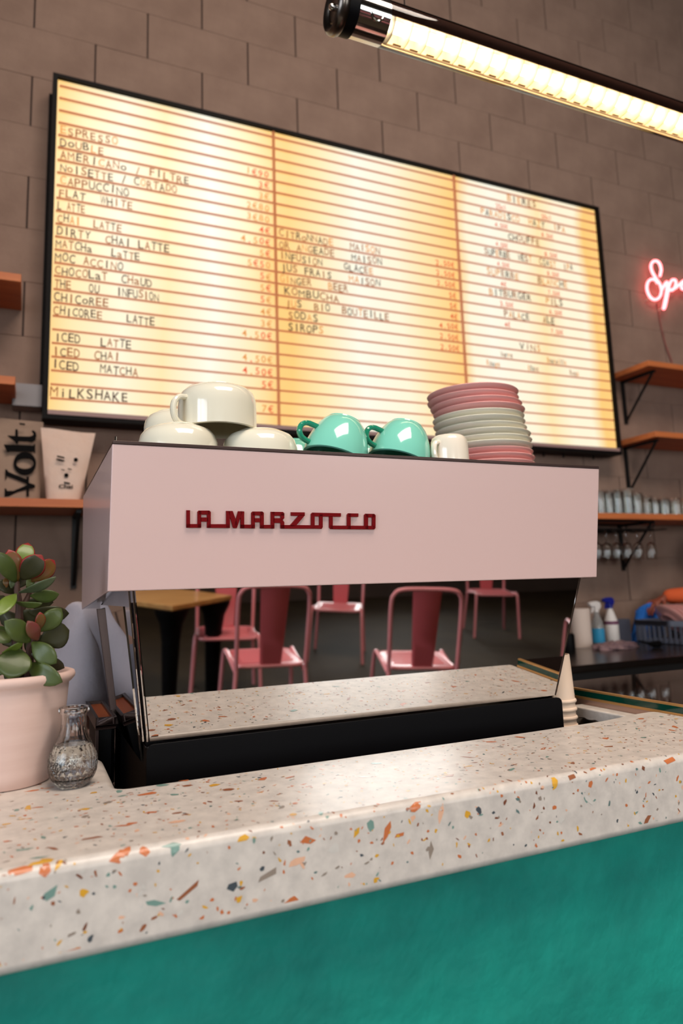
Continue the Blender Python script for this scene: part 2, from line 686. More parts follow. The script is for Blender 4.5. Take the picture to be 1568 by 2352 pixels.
BIGT = [(340, 1823, .016, 1.5, 0, 0), (345, 1866, .012, 1.5, .3, 0), (280, 1897, .014, 1.9, .2, 0), (305, 1891, .011, 1.5, .1, 0), (425, 1793, .012, 1.4, .1, 0),
        (215, 1821, .008, 1.3, 0, 1), (283, 1828, .009, 1.6, 0, 2), (213, 1925, .013, 1.8, 0, 4), (90, 1854, .011, 1.6, .2, 0), (408, 1887, .014, 1.5, 0, 6),
        (558, 1910, .010, 1.4, 0, 1), (57, 1951, .010, 1.5, 0, 2), (90, 1970, .010, 1.8, 0, 2), (395, 1934, .010, 1.8, 0, 2), (75, 1816, .012, 1.6, 0, 0), (110, 1811, .011, 1.6, 0, 6),
        (408, 1867, .010, 1.6, 0, 4), (1075, 1760, .009, 1.6, 0, 1), (50, 1882, .008, 1.5, 0, 1), (15, 1893, .008, 1.4, 0, 1)]
for px, py, r, e, a, c in BIG:
    p = at(px, py, y=CF)
    mb.cur = c
    chip(mb, p.x, RN * pi / 2 + (ZT - RN - p.z), r, e, -a, rc)
for px, py, r, e, a, c in BIGT:
    p = at(px, py, z=ZT)
    mb.cur = c
    chip(mb, p.x, -(p.y - CF - RN), r * 0.72, e, a, rc)
chips = part('stone_chips', mb, m_chips, slab, kind='stuff')

# ================================================================== ESPRESSO MACHINE
m_pink = mat('pink_enamel', lin((213, 182, 177)), 0.38, coat=0.5, coatr=0.12)
m_chrome = mat('mirror_steel', (0.80, 0.78, 0.76), 0.015, metal=1.0)
m_chrome2 = mat('polished_steel', (0.62, 0.59, 0.56), 0.10, metal=1.0)
m_blk = mat('black_plastic', lin((7, 6, 8)), 0.5, spec=0.12)
m_dktop = mat('dark_bronze_rail', lin((62, 44, 40)), 0.35, metal=0.4)
MX0, MX1 = 0.1099, 1.0599
PT = Vector((0, 1.0673, 1.5761))
PB = Vector((0, 1.0998, 1.3582))
mach = thing('espresso_machine', (0.58, 1.35, 0.985), 'large pink enamelled espresso machine with a mirror-polished lower back on the terrazzo bar', 'coffee machine')
# the pink shell: front (slightly leaning) and the two flanks
BY = 1.628
th = 0.004
mb = MB()
mb.hexa([(MX0, PB.y, PB.z), (MX1, PB.y, PB.z), (MX1, PB.y + th, PB.z), (MX0, PB.y + th, PB.z),
         (MX0, PT.y, PT.z), (MX1, PT.y, PT.z), (MX1, PT.y + th, PT.z), (MX0, PT.y + th, PT.z)])
part('front_panel', mb, m_pink, mach, bevel=0.0018, seg=3)
for sx, nm in ((MX0, 'side_panel'), (MX1 - th, 'side_panel')):
    mb = MB()
    mb.hexa([(sx, PB.y + th, PB.z), (sx + th, PB.y + th, PB.z), (sx + th, BY, 1.325), (sx, BY, 1.325),
             (sx, PT.y + th, PT.z), (sx + th, PT.y + th, PT.z), (sx + th, BY + 0.03, PT.z), (sx, BY + 0.03, PT.z)])
    part(nm, mb, m_pink, mach, bevel=0.0012)
mb = MB().hexa([(MX0 + th, PB.y + th, PB.z + 0.001), (MX1 - th, PB.y + th, PB.z + 0.001), (MX1 - th, BY, 1.326), (MX0 + th, BY, 1.326),
                (MX0 + th, PB.y + th, PB.z + 0.005), (MX1 - th, PB.y + th, PB.z + 0.005), (MX1 - th, BY, 1.330), (MX0 + th, BY, 1.330)])
part('underside_panel', mb, m_chrome2, mach)
part('rear_panel', MB().box((MX0 + th, BY - 0.004, 1.33), (MX1 - th, BY, 1.57)), m_chrome2, mach)
part('cup_tray', MB().box((MX0 + 0.001, PT.y - 0.001, PT.z), (MX1 - 0.001, BY + 0.03, PT.z + 0.0055)), m_dktop, mach, bevel=0.001)
part('tray_rail', MB().tube([(MX0 + 0.004, PT.y + 0.002, PT.z + 0.004), (MX0 + 0.004, PT.y + 0.002, PT.z + 0.0115)], 0.0022, 8), m_chrome, mach, smooth=True, label='small bright metal rail post')
# red badge lettering, traced stroke by stroke
pn = Vector((0, PB.z - PT.z, -(PB.y - PT.y))).normalized()
if pn.y > 0:
    pn = -pn
pp0 = PT + pn * 0.0002
m_red = mat('red_enamel', lin((110, 0, 6)), 0.5, spec=0.15)
ST = [[(85, 100), (111, 100), (111, 225), (85, 225)], [(85, 199), (190, 199), (190, 225), (85, 225)],
      [(165, 112), (175, 102), (191, 102), (191, 225), (165, 225)], [(233, 102), (250, 102), (260, 112), (260, 226), (233, 226)],
      [(175, 102), (250, 102), (250, 130), (175, 130)], [(185, 152), (240, 152), (240, 181), (185, 181)], [(245, 200), (395, 200), (395, 227), (233, 226)],
      [(371, 105), (397, 105), (397, 227), (371, 227)], [(474, 108), (500, 108), (500, 229), (474, 229)],
      [(385, 105), (417, 105), (449, 190), (445, 228), (421, 228)], [(457, 107), (488, 107), (447, 228), (423, 228)], [(474, 203), (577, 204), (577, 229), (474, 229)],
      [(552, 119), (562, 109), (577, 109), (577, 230), (552, 230)], [(615, 109), (631, 109), (641, 119), (641, 230), (615, 230)],
      [(560, 109), (632, 109), (632, 136), (560, 136)], [(570, 157), (620, 157), (620, 185), (570, 185)], [(615, 205), (716, 205), (716, 230), (615, 230)],
      [(692, 111), (717, 111), (717, 231), (692, 231)], [(700, 111), (778, 112), (788, 122), (788, 138), (700, 138)], [(762, 120), (788, 122), (788, 158), (775, 168), (762, 168)],
      [(710, 157), (778, 157), (774, 190), (710, 190)], [(762, 172), (778, 172), (788, 186), (788, 231), (762, 231)], [(762, 206), (1060, 208), (1060, 232), (762, 231)],
      [(837, 114), (935, 115), (935, 140), (837, 139)], [(900, 130), (935, 132), (934, 138), (866, 218), (826, 214)],
      [(981, 127), (992, 117), (1006, 117), (1006, 231), (981, 231)], [(1040, 130), (1064, 130), (1064, 222), (1054, 233), (1040, 233)], [(990, 117), (1195, 121), (1195, 146), (990, 143)],
      [(1112, 140), (1136, 140), (1136, 235), (1122, 235), (1112, 225)], [(1118, 210), (1436, 212), (1436, 237), (1120, 235)],
      [(1240, 132), (1250, 122), (1265, 122), (1265, 235), (1240, 235)], [(1248, 122), (1320, 123), (1320, 147), (1248, 147)],
      [(1364, 135), (1374, 125), (1390, 125), (1390, 236), (1364, 236)], [(1420, 126), (1434, 126), (1444, 136), (1443, 228), (1434, 237), (1420, 237)], [(1372, 125), (1436, 126), (1436, 151), (1372, 151)]]
mb = MB()
for st in ST:
    mb.prism([at_plane(400 + a / 3.136, 1140 + b / 3.136, pp0, pn) for a, b in st], pn * 0.0035)
part('badge_lettering', mb, m_red, mach)

# mirror-polished lower back, tapering down, with folded steel edges
mt_y, mt_z, mb_y, mb_z = 1.105, 1.362, 1.122, 1.133
TLx, TRx, BLx, BRx = 0.1505, 1.020, 0.177, 0.948
mb = MB().hexa([(BLx, mb_y, mb_z), (BRx, mb_y, mb_z), (BRx, mb_y + 0.003, mb_z), (BLx, mb_y + 0.003, mb_z),
                (TLx, mt_y, mt_z), (TRx, mt_y, mt_z), (TRx, mt_y + 0.003, mt_z), (TLx, mt_y + 0.003, mt_z)])
part('mirror_panel', mb, m_chrome, mach)
for off, yy in ((0.0030, 0.0005), (0.0085, 0.006)):
    part('panel_edge', MB().tube([(TLx - off, mt_y + yy, mt_z), (BLx - off, mb_y + yy, mb_z)], 0.0017, 8), m_chrome, mach, smooth=True)
part('panel_edge', MB().tube([(TRx + 0.002, mt_y, mt_z), (BRx + 0.002, mb_y, mb_z)], 0.0016, 8), m_chrome, mach, smooth=True)


def flank(x0t, x0b, dx, y0, y1t, y1b, zt=1.335, zb=1.10):
    return MB().hexa([(x0b, y0 + 0.02, zb), (x0b + dx, y0 + 0.02, zb), (x0b + dx, y1b, zb), (x0b, y1b, zb),
                      (x0t, y0, zt), (x0t + dx, y0, zt), (x0t + dx, y1t, zt), (x0t, y1t, zt)])


part('flank_panel', flank(0.136, 0.168, 0.003, 1.13, 1.50, 1.50), m_chrome, mach, label='mirror-polished steel flank')
part('flank_panel', flank(1.030, 0.955, 0.003, 1.13, 1.50, 1.50), m_chrome, mach)
part('flank_post', MB().hexa([(0.162, 1.487, 1.10), (0.172, 1.487, 1.10), (0.172, 1.50, 1.10), (0.162, 1.50, 1.10),
                              (0.129, 1.487, 1.327), (0.139, 1.487, 1.327), (0.139, 1.50, 1.327), (0.129, 1.50, 1.327)]), m_dktop, mach, bevel=0.001)
# dark inner column and ribs seen between flank and mirror
part('inner_column', MB().hexa([(0.176, 1.135, 1.10), (0.20, 1.135, 1.10), (0.20, 1.18, 1.10), (0.176, 1.18, 1.10),
                                (0.150, 1.118, 1.34), (0.18, 1.118, 1.34), (0.18, 1.17, 1.34), (0.150, 1.17, 1.34)]), m_blk, mach)
# black base trough
mb = MB()
bx0, bx1, by0, by1, bz0, bz1 = 0.171, 0.9595, 1.115, 1.52, 0.985, 1.1295
prof = rrect(bx0, bx1, bz0 - 0.05, bz1, 0.010, 4)
prof = [(a, max(b, bz0)) for a, b in prof]
seen = []
for p in prof:
    if not seen or (abs(p[0] - seen[-1][0]) + abs(p[1] - seen[-1][1])) > 1e-6:
        seen.append(p)
part('base_front', MB().prism([(a, by0, b) for a, b in seen], (0, 0.006, 0)), m_blk, mach, bevel=0.0025, seg=3)
part('base_body', MB().box((bx0 + 0.002, by0 + 0.006, bz0), (bx1 - 0.002, by1, bz1 - 0.022)), m_blk, mach, bevel=0.004)
for xx in (bx0, bx1 - 0.006):
    part('base_side', MB().box((xx, by0 + 0.006, bz0), (xx + 0.006, by1, bz1 - 0.004)), m_blk, mach, bevel=0.001)
part('group_housing', MB().box((0.21, 1.24, 1.15), (0.90, 1.50, 1.33)), m_chrome2, mach, bevel=0.01)
part('drip_grille', MB().box((0.18, 1.36, 1.10), (0.95, 1.51, 1.112)), m_dktop, mach)

# ================================================================== TABLEWARE ON THE MACHINE
ZTR = PT.z + 0.0055
m_cream = mat('cream_glaze', lin((226, 220, 200)), 0.12, coat=0.6, coatr=0.03)
m_mint = mat('mint_glaze', lin((128, 206, 184)), 0.12, coat=0.7, coatr=0.03)
m_mint_shade = mat('shaded_mint_glaze', lin((38, 138, 108)), 0.12, coat=0.7, coatr=0.03)  # darker copy of the mint glaze: handle shade put into the colour
m_rose = mat('rose_glaze', lin((232, 168, 162)), 0.14, coat=0.6, coatr=0.03)
m_ivory = mat('ivory_glaze', lin((236, 224, 206)), 0.14, coat=0.6, coatr=0.03)


def cup(name, R, H, m, mh, loc, label, cat='cup', group=None, prof=None, rz=0.0, tilt=None, hr=None, handle=True):
    """an upturned cup standing on its rim: profile from rim (h=0) to foot (h=H)"""
    t = thing(name, (0, 0, 0), label, cat, group)
    t.location = loc
    if prof is None:
        prof = [(R * .96, 0.0), (R, 0.001), (R, H * .25), (R * .985, H * .52), (R * .93, H * .72), (R * .82, H * .87), (R * .66, H * .955), (R * .58, H * .965), (R * .57, H), (R * .52, H), (R * .51, H * .975), (0.0001, H * .972)]
    inner = [(max(r - 0.004, 0.0001), h - 0.004) for r, h in prof if h > 0.002 and h < H * .96]
    full = [(0.0001, H - 0.012)] + inner[::-1] + [(R * .96 - 0.003, 0.0)] + prof
    o = MB().lathe(full, (0, 0, 0), 40)
    b = part('cup_body', o, m, None, smooth=True, ang=50)
    b.parent = t
    if handle:
        h0, h1, reach = hr or (H * 0.22, H * 0.66, R * 0.50)
        pts = []
        for k in range(13):
            a = -pi / 2 + pi * k / 12
            pts.append((-(R * .93 + reach * (abs(cos(a)) ** .6)), 0, (h0 + h1) / 2 + (h1 - h0) / 2 * sin(a)))
        pts = [(-R * .84, 0, h0)] + pts + [(-R * .84, 0, h1)]
        hh = part('handle', MB().tube(pts, 0.0052, 10), mh, None, smooth=True)
        hh.scale = (1, 1.25, 1)
        hh.parent = t
    t.rotation_euler = (0, tilt or 0, rz)
    return t


G = 'upturned cream latte cups on the machine'
c1 = cup('cream_latte_cup', 0.071, 0.066, m_cream, m_cream, (0.240, 1.232, ZTR), 'cream latte cup upside down at the left end of the machine top', group=G, rz=-1.35)
c2 = cup('cream_latte_cup', 0.071, 0.066, m_cream, m_cream, (0.392, 1.232, ZTR), 'cream latte cup upside down next to the mint cups, under the stacked one', group=G, rz=-1.8)
c3 = cup('cream_latte_cup', 0.071, 0.066, m_cream, m_cream, (0.250, 1.385, ZTR), 'cream latte cup upside down in the back row, behind the left cream cup', group=G, rz=2.0)
c4 = cup('cream_latte_cup', 0.0725, 0.082, m_cream, m_cream, (0.3145, 1.245, ZTR + 0.0665), 'large cream cup upside down, balanced on top of the two others', group=G, rz=0.42,
         hr=(0.0, 0.052, 0.030), prof=[(.0695, 0), (.0725, .001), (.0725, .042), (.0715, .056), (.067, .068), (.058, .0765), (.045, .0805), (.040, .081), (.039, .0835), (.036, .0835), (.035, .081), (.0001, .081)])
c5 = cup('cream_latte_cup', 0.060, 0.066, m_cream, m_cream, (0.2945, 1.395, ZTR + 0.0665), 'smaller cream cup upside down in the back row, mostly hidden behind the top cup', group=G, rz=2.6)
c5.location = (0.262, 1.39, ZTR + 0.0665)

G = 'upturned mint green cups on the machine'
mprof = [(.060, 0), (.063, .001), (.0630, .010), (.0610, .026), (.0560, .044), (.0490, .061), (.0420, .073), (.0370, .0785), (.0340, .0800), (.0335, .0825), (.0300, .0825), (.029, .0805), (.0001, .0805)]


def tilted(name, loc, label, rz, tilt, m=m_mint, mh=m_mint_shade):
    return cup(name, 0.063, 0.077, m, mh, loc, label, group=G, prof=mprof, rz=rz, tilt=tilt, hr=(0.010, 0.046, 0.030))


mc1 = tilted('mint_cup', (0.5365, 1.215, ZTR + 0.0030), 'mint green cup upside down and tilted, beside the cream cups', 0.15, 0.32)
mc2 = tilted('mint_cup', (0.6765, 1.215, ZTR + 0.0030), 'mint green cup upside down and tilted, beside the small white mug', 0.15, 0.32)
mc3 = tilted('mint_cup', (0.508, 1.365, ZTR + 0.0), 'mint green cup in the back row, peeping out behind the left tilted mint cup', 0.3, 0.0)
mc4 = tilted('mint_cup', (0.672, 1.365, ZTR + 0.0), 'mint green cup in the back row, between the two tilted mint cups', 0.3, 0.0)
for q, zz in ((mc1, 0.018), (mc2, 0.018)):
    q.location.z = ZTR + zz

t = cup('espresso_mug', 0.038, 0.072, m_ivory, m_ivory, (0.783, 1.19, ZTR), 'small ivory white mug upside down in front of the plate stack', 'mug',
        prof=[(.0365, 0), (.0395, .001), (.0395, .01), (.039, .04), (.037, .060), (.034, .068), (.030, .0705), (.028, .072), (.025, .0705), (.0001, .0705)], rz=0.35, hr=(0.016, 0.055, 0.016))
t = cup('rose_mug', 0.038, 0.072, m_rose, m_rose, (0.850, 1.325, ZTR), 'small rose pink mug upside down behind the ivory mug handle', 'mug',
        prof=[(.0365, 0), (.0395, .001), (.0395, .01), (.039, .04), (.037, .060), (.034, .068), (.030, .0705), (.028, .072), (.025, .0705), (.0001, .0705)], rz=2.5, hr=(0.016, 0.055, 0.016))

# stack of side plates
pr_ = [(0.0001, .006), (.050, .006), (.055, .0), (.060, .0), (.062, .004), (.085, .0095), (.104, .0165), (.110, .0215), (.1115, .0245), (.110, .0262), (.1065, .0245), (.090, .0165), (.062, .0105), (.0001, .0095)]
plate_me = {}


def plate(m, loc, label, group):
    key = m.name
    mb_ = MB().lathe(pr_, (0, 0, 0), 56)
    o = part('side_plate', mb_, m, None, smooth=True, ang=60)
    o.location = loc
    return tag(o, label, 'plate', group)


rp = random.Random(5)
NP = 15
ords = ['bottom', 'second', 'third', 'fourth', 'fifth', 'sixth', 'seventh', 'eighth', 'ninth', 'tenth', 'eleventh', 'twelfth', 'thirteenth', 'fourteenth', 'top']
_o = ['bottom', 'second', 'third', 'fourth', 'fifth', 'sixth', 'seventh', 'eighth', 'ninth', 'tenth', 'eleventh', 'top']
zs = ZTR
pitch = 0.0148
offs = [(.012, 0), (.012, .002), (.011, 0), (.012, .0), (.010, .003), (.006, -.002), (.008, .002), (.004, 0), (-.004, .003), (-.010, 0), (-.010, .002), (-.010, -.002), (-.016, 0), (-.022, .003), (-.024, 0)]
for k in range(NP):
    rosy = k < 5 or k >= 11
    nm = 'rose pink' if rosy else 'cream'
    if k == 0:
        lb = 'rose pink side plate at the very bottom of the plate stack'
    elif k == 14:
        lb = 'rose pink side plate topmost on the plate stack'
    else:
        lb = '%s side plate, %s from the bottom of the plate stack on the machine' % (nm, ords[k])
    plate(m_rose if rosy else m_cream, (1.018 + offs[k][0], 1.395 + offs[k][1], zs + k * pitch), lb, 'side plates stacked on the machine')

# ================================================================== PLANT POT AND JADE PLANT
m_pot = mat('pale_pink_clay', lin((214, 186, 176)), 0.72, noise=((6, 6, 60), 0.5, lin((200, 168, 158))), bump=(30, 0.15, 0.003))
m_soil = mat('potting_soil', lin((40, 30, 24)), 0.95, bump=(90, 0.8, 0.01))
px_, py_ = -0.022, 1.128
pot = thing('plant_pot', (px_, py_, ZT), 'pale pink round clay pot with a rolled rim at the left end of the counter', 'pot')
prof = [(0.0001, 0.004), (.058, .0), (.062, .002), (.067, .018), (.073, .045), (.078, .075), (.081, .105), (.0825, .124), (.083, .131), (.087, .134), (.0905, .138), (.0915, .142), (.090, .1465), (.086, .148),
        (.080, .146), (.077, .138), (.075, .12), (.072, .118), (.0001, .118)]
part('pot_body', MB().lathe(prof, (px_, py_, ZT), 64), m_pot, pot, smooth=True, ang=60)
mb = MB().lathe([(0.0001, .126), (.03, .128), (.055, .125), (.0735, .122)], (px_, py_, ZT), 32)
part('soil', mb, m_soil, pot, smooth=True)

m_leafs = {
    'g': mat('jade_leaf_green', lin((70, 84, 34)), 0.45, coat=0.08, noise=(30, 0.7, lin((46, 60, 22)))),
    'b': mat('jade_leaf_bright', lin((104, 124, 44)), 0.4, coat=0.12, noise=(25, 0.6, lin((70, 90, 32)))),
    'd': mat('jade_leaf_dark', lin((48, 46, 14)), 0.5, coat=0.08, noise=(25, 0.6, lin((30, 34, 14)))),
    'y': mat('jade_leaf_grey', lin((80, 92, 64)), 0.42, coat=0.12, noise=(25, 0.5, lin((60, 72, 48)))),
    'r': mat('jade_leaf_red', lin((108, 58, 26)), 0.42, coat=0.1, noise=(22, 0.9, lin((76, 76, 22)))),
    'p': mat('jade_leaf_crimson', lin((112, 50, 46)), 0.42, coat=0.1, noise=(22, 0.9, lin((70, 76, 30)))),
}
m_edge = mat('leaf_margin_red', lin((128, 30, 26)), 0.45)
m_stem = mat('jade_stem', lin((70, 44, 34)), 0.7, noise=(60, 0.6, lin((50, 34, 26))), bump=(60, 0.5, 0.002))
plant = thing('jade_plant', (px_, py_, ZT + 0.125), 'jade plant with thick rounded leaves, some with red edges, growing in the pink pot', 'plant')


def P(zx, zy, y):
    return at(zx / 6.533, 1230 + zy / 6.533, y=y)


def stem(pts, r):
    part('stem', MB().tube(pts, r, 10), m_stem, plant, smooth=True)


YP = 1.10
stem([(px_ + .01, py_, ZT + .12), P(250, 1700, 1.115), P(290, 1300, 1.11), P(290, 1050, 1.105), P(255, 820, 1.10), P(260, 690, 1.10)], [.0085, .0075, .0062, .005, .0042, .003])
stem([(px_ + .025, py_ - .005, ZT + .12), P(440, 1900, 1.105), P(450, 1680, 1.095), P(500, 1560, 1.085), P(560, 1480, 1.08)], [.007, .006, .005, .004, .003])
stem([(px_ - .03, py_, ZT + .12), P(-120, 1700, 1.12), P(-160, 1300, 1.12), P(-200, 1000, 1.12)], [.007, .006, .005, .003])
stem([P(290, 1200, 1.108), P(380, 1000, 1.11), P(450, 850, 1.115)], [.0045, .004, .003])


def leaf(b, tp, w, col, edge=False, roll=0.0, cup_=0.18):
    """thick obovate succulent leaf from base b to tip tp, width w (metres)"""
    b, tp = Vector(b), Vector(tp)
    ax = tp - b
    L = ax.length
    ax.normalize()
    view = ((b + tp) / 2 - CAM).normalized()
    side = ax.cross(view)
    if side.length < 1e-4:
        side = ax.orthogonal()
    side.normalize()
    nrm = side.cross(ax).normalized()
    q = Quaternion(ax, roll)
    side = q @ side
    nrm = q @ nrm
    NU, NS = 11, 12
    vs_ = []
    for i in range(NU):
        t = i / (NU - 1)
        wd_ = w / 2 * (sin(pi * min(1, t ** 1.25)) ** 0.62 if 0 < t < 1 else 0) * 1.0
        wd_ = max(wd_, 0.0016 if i == 0 else 0.0006)
        thk = max(0.0011, min(wd_ * 0.22, 0.0030))
        bend = sin(pi * t) * L * -0.07
        c = b + ax * L * t + nrm * bend
        for k in range(NS):
            a = 2 * pi * k / NS
            x = cos(a)
            y = sin(a)
            y = math.copysign(abs(y) ** 0.8, y)
            vs_.append(c + side * (wd_ * x) + nrm * (thk * y - cup_ * wd_ * x * x))
    fs_ = []
    mb_ = MB()
    base = 0
    for i in range(NU - 1):
        for k in range(NS):
            k2 = (k + 1) % NS
            fs_.append((i * NS + k, i * NS + k2, (i + 1) * NS + k2, (i + 1) * NS + k))
    fs_.append(tuple(range(NS))[::-1])
    fs_.append(tuple((NU - 1) * NS + k for k in range(NS)))
    mb_.add(vs_, fs_)
    if edge:
        n = 0
        for i in range(NU - 1):
            for k in range(NS):
                kk = (k + 0.5) % NS
                near = min(abs(kk - 0), abs(kk - NS), abs(kk - NS / 2))
                if (near < 0.9 and i > 1) or i >= NU - 2:
                    mb_.mi[n] = 1
                n += 1
        mats_ = [m_leafs[col], m_edge]
    else:
        mats_ = [m_leafs[col], m_leafs[col]]
    part('leaf', mb_, mats_, plant, smooth='all')


S_ = 1 / 6.533 / 1500.0   # zoomed pixel -> metres near the plant
LEAVES = [
    ((300, 560), (420, 112), 235, 'b', 1, 1.105, 1.12, 0.0), ((262, 690), (128, 210), 225, 'r', 1, 1.10, 1.09, 0.2), ((235, 700), (-70, 250), 210, 'g', 0, 1.095, 1.07, 0.3),
    ((320, 660), (628, 292), 300, 'd', 1, 1.10, 1.085, 0.1), ((470, 690), (815, 372), 240, 'r', 1, 1.11, 1.12, 0.3), ((290, 852), (835, 625), 150, 'y', 0, 1.095, 1.06, 0.7),
    ((455, 905), (885, 880), 190, 'g', 0, 1.105, 1.09, 0.5), ((215, 990), (630, 1020), 120, 'g', 0, 1.09, 1.05, 0.9), ((240, 880), (-15, 1200), 180, 'b', 0, 1.09, 1.05, 0.4),
    ((430, 1140), (1035, 1170), 250, 'd', 0, 1.10, 1.10, 0.5), ((585, 1440), (920, 1098), 240, 'g', 0, 1.08, 1.075, 0.2), ((590, 1420), (600, 1150), 125, 'r', 1, 1.075, 1.065, 0.3),
    ((570, 1570), (415, 1285), 165, 'p', 0, 1.07, 1.05, 0.2), ((600, 1570), (1040, 1420), 340, 'd', 0, 1.085, 1.085, 0.2), ((455, 1595), (68, 1285), 250, 'g', 0, 1.07, 1.045, 0.3),
    ((140, 1470), (-60, 1590), 220, 'g', 0, 1.08, 1.06, 0.3), ((40, 1760), (345, 1585), 120, 'b', 0, 1.08, 1.06, 0.8), ((300, 1700), (130, 2150), 400, 'g', 0, 1.075, 1.05, 0.1),
    ((480, 1605), (850, 1915), 240, 'g', 0, 1.075, 1.055, 0.2), ((470, 1770), (965, 1985), 190, 'd', 0, 1.09, 1.10, 0.4), ((405, 1925), (935, 2200), 250, 'g', 0, 1.08, 1.045, 0.3),
    ((170, 790), (190, 645), 90, 'y', 0, 1.10, 1.10, 0.4), ((100, 780), (75, 640), 80, 'r', 0, 1.10, 1.10, 0.3), ((230, 870), (-50, 690), 170, 'd', 0, 1.11, 1.10, 0.4),
    ((280, 1290), (540, 1150), 230, 'd', 0, 1.115, 1.11, 0.3), ((330, 1000), (800, 1000), 170, 'd', 0, 1.115, 1.12, 0.4), ((400, 780), (490, 620), 110, 'g', 0, 1.115, 1.12, 0.2),
    ((250, 1180), (20, 1330), 260, 'd', 0, 1.12, 1.12, 0.1), ((300, 1400), (40, 1640), 300, 'd', 0, 1.125, 1.12, 0.2), ((380, 1500), (620, 1700), 260, 'd', 0, 1.12, 1.12, 0.1), ((60, 1860), (-140, 2100), 260, 'g', 0, 1.10, 1.09, 0.3),
    ((60, 1960), (330, 2150), 240, 'd', 0, 1.115, 1.11, 0.3), ((-150, 1300), (-400, 1150), 260, 'g', 0, 1.11, 1.10, 0.2), ((-160, 1100), (-330, 800), 240, 'd', 0, 1.12, 1.12, 0.3), ((-200, 1000), (-100, 620), 230, 'g', 0, 1.12, 1.11, 0.2),
    ((-170, 1500), (-450, 1600), 260, 'd', 0, 1.11, 1.09, 0.3), ((-150, 1700), (-380, 1900), 260, 'g', 0, 1.11, 1.08, 0.3), ((-120, 1200), (60, 900), 220, 'd', 0, 1.125, 1.13, 0.2), ((-130, 1500), (100, 1380), 200, 'g', 0, 1.10, 1.09, 0.5),
    ((250, 800), (420, 560), 150, 'd', 0, 1.12, 1.14, 0.2)]
for (bx, bz), (tx, tz), w, c, e, yb, yt, roll in LEAVES:
    leaf(P(bx, bz, yb), P(tx, tz, yt), w * S_ * 1.12, c, bool(e), roll)

# ================================================================== CUT GLASS VASE
m_glass = mat('clear_glass', (0.985, 0.995, 0.99), 0.0, trans=1.0, ior=1.38)
m_water = mat('water', (0.97, 0.99, 0.99), 0.0, trans=1.0, ior=1.33)
vx, vy = 0.0645, 1.056
VS = 0.90
vase = thing('bud_vase', (vx, vy, ZT), 'small clear cut-glass bud vase half full of water, in front of the pink pot', 'vase')
vp = [(.0001, .0015), (.012, .0015), (.016, 0), (.0195, .0), (.0215, .002), (.027, .0065), (.0315, .013), (.0345, .0215), (.0358, .031), (.0352, .041), (.0325, .050), (.0285, .0585), (.0240, .067), (.0205, .0755), (.0185, .084),
      (.0178, .092), (.0178, .100), (.0184, .1045), (.0212, .1065), (.0222, .1085), (.0222, .1125), (.0212, .1145), (.0188, .1145)]
dens = []
for i in range(len(vp) - 1):
    (r0, h0), (r1, h1) = vp[i], vp[i + 1]
    n = max(1, int(math.hypot(r1 - r0, h1 - h0) / 0.0011)) if 3 <= i <= 13 else (3 if i > 13 else 1)
    for k in range(n):
        dens.append((r0 + (r1 - r0) * k / n, h0 + (h1 - h0) * k / n))
dens.append(vp[-1])


def cut(r, h, a):
    if h > 0.114 or r < .018 or h < 0.0005:
        return r
    if h > 0.060:                       # vertical flutes in the neck
        k = min(1, (h - .060) / .01) * (1 if h < .098 else max(0, (0.104 - h) / .006))
        return r - 0.0004 * k * abs(sin(a * 6))
    # bulb: fans above, small diamonds below, between diagonal bands
    u = a * 4 / (2 * pi) % 1.0          # four motifs round the vase
    vv = (h - 0.004) / 0.054
    d = abs(u - 0.5) * 2
    fan_edge = 0.35 + 0.6 * d
    if abs(vv - fan_edge) < 0.035:
        return r - 0.0010
    if vv > fan_edge:
        ang_ = math.atan2(u - 0.5, (vv - 0.30) * 0.9)
        return r - 0.0008 * abs(sin(ang_ * 8))
    g1 = abs(((u * 5 + vv * 3.4) % 1) - 0.5) * 2
    g2 = abs(((u * 5 - vv * 3.4) % 1) - 0.5) * 2
    return r - 0.0007 * (1 if (g1 > .80 or g2 > .80) else 0)


innv = [(.0160, .1145), (.0152, .108), (.0150, .095), (.0158, .084), (.0180, .0750), (.0215, .0660), (.0260, .0572), (.0298, .049), (.0322, .040), (.0326, .031), (.0312, .0225), (.028, .015), (.022, .0105), (.012, .0085), (.0001, .008)]
mb = MB().lathe(dens, (vx, vy, ZT), 168, fn=cut)
mb.lathe([(.0188, .1145)] + innv, (vx, vy, ZT), 168)
VB = Vector((vx, vy, ZT))
mb.v = [VB + (p_ - VB) * VS for p_ in mb.v]
part('glass_body', mb, m_glass, vase, smooth=True, ang=28)
wp = [(0.0001, .0076), (.012, .0081), (.0224, .0102), (.0286, .0148), (.0317, .0223), (.0331, .031), (.0327, .0402), (.0302, .0493), (.0264, .0575), (.0242, .0610), (.0001, .0606)]
part('water', MB().lathe([(a * VS, b * VS) for a, b in wp], (vx, vy, ZT), 48), m_water, vase, smooth=True, ang=50)

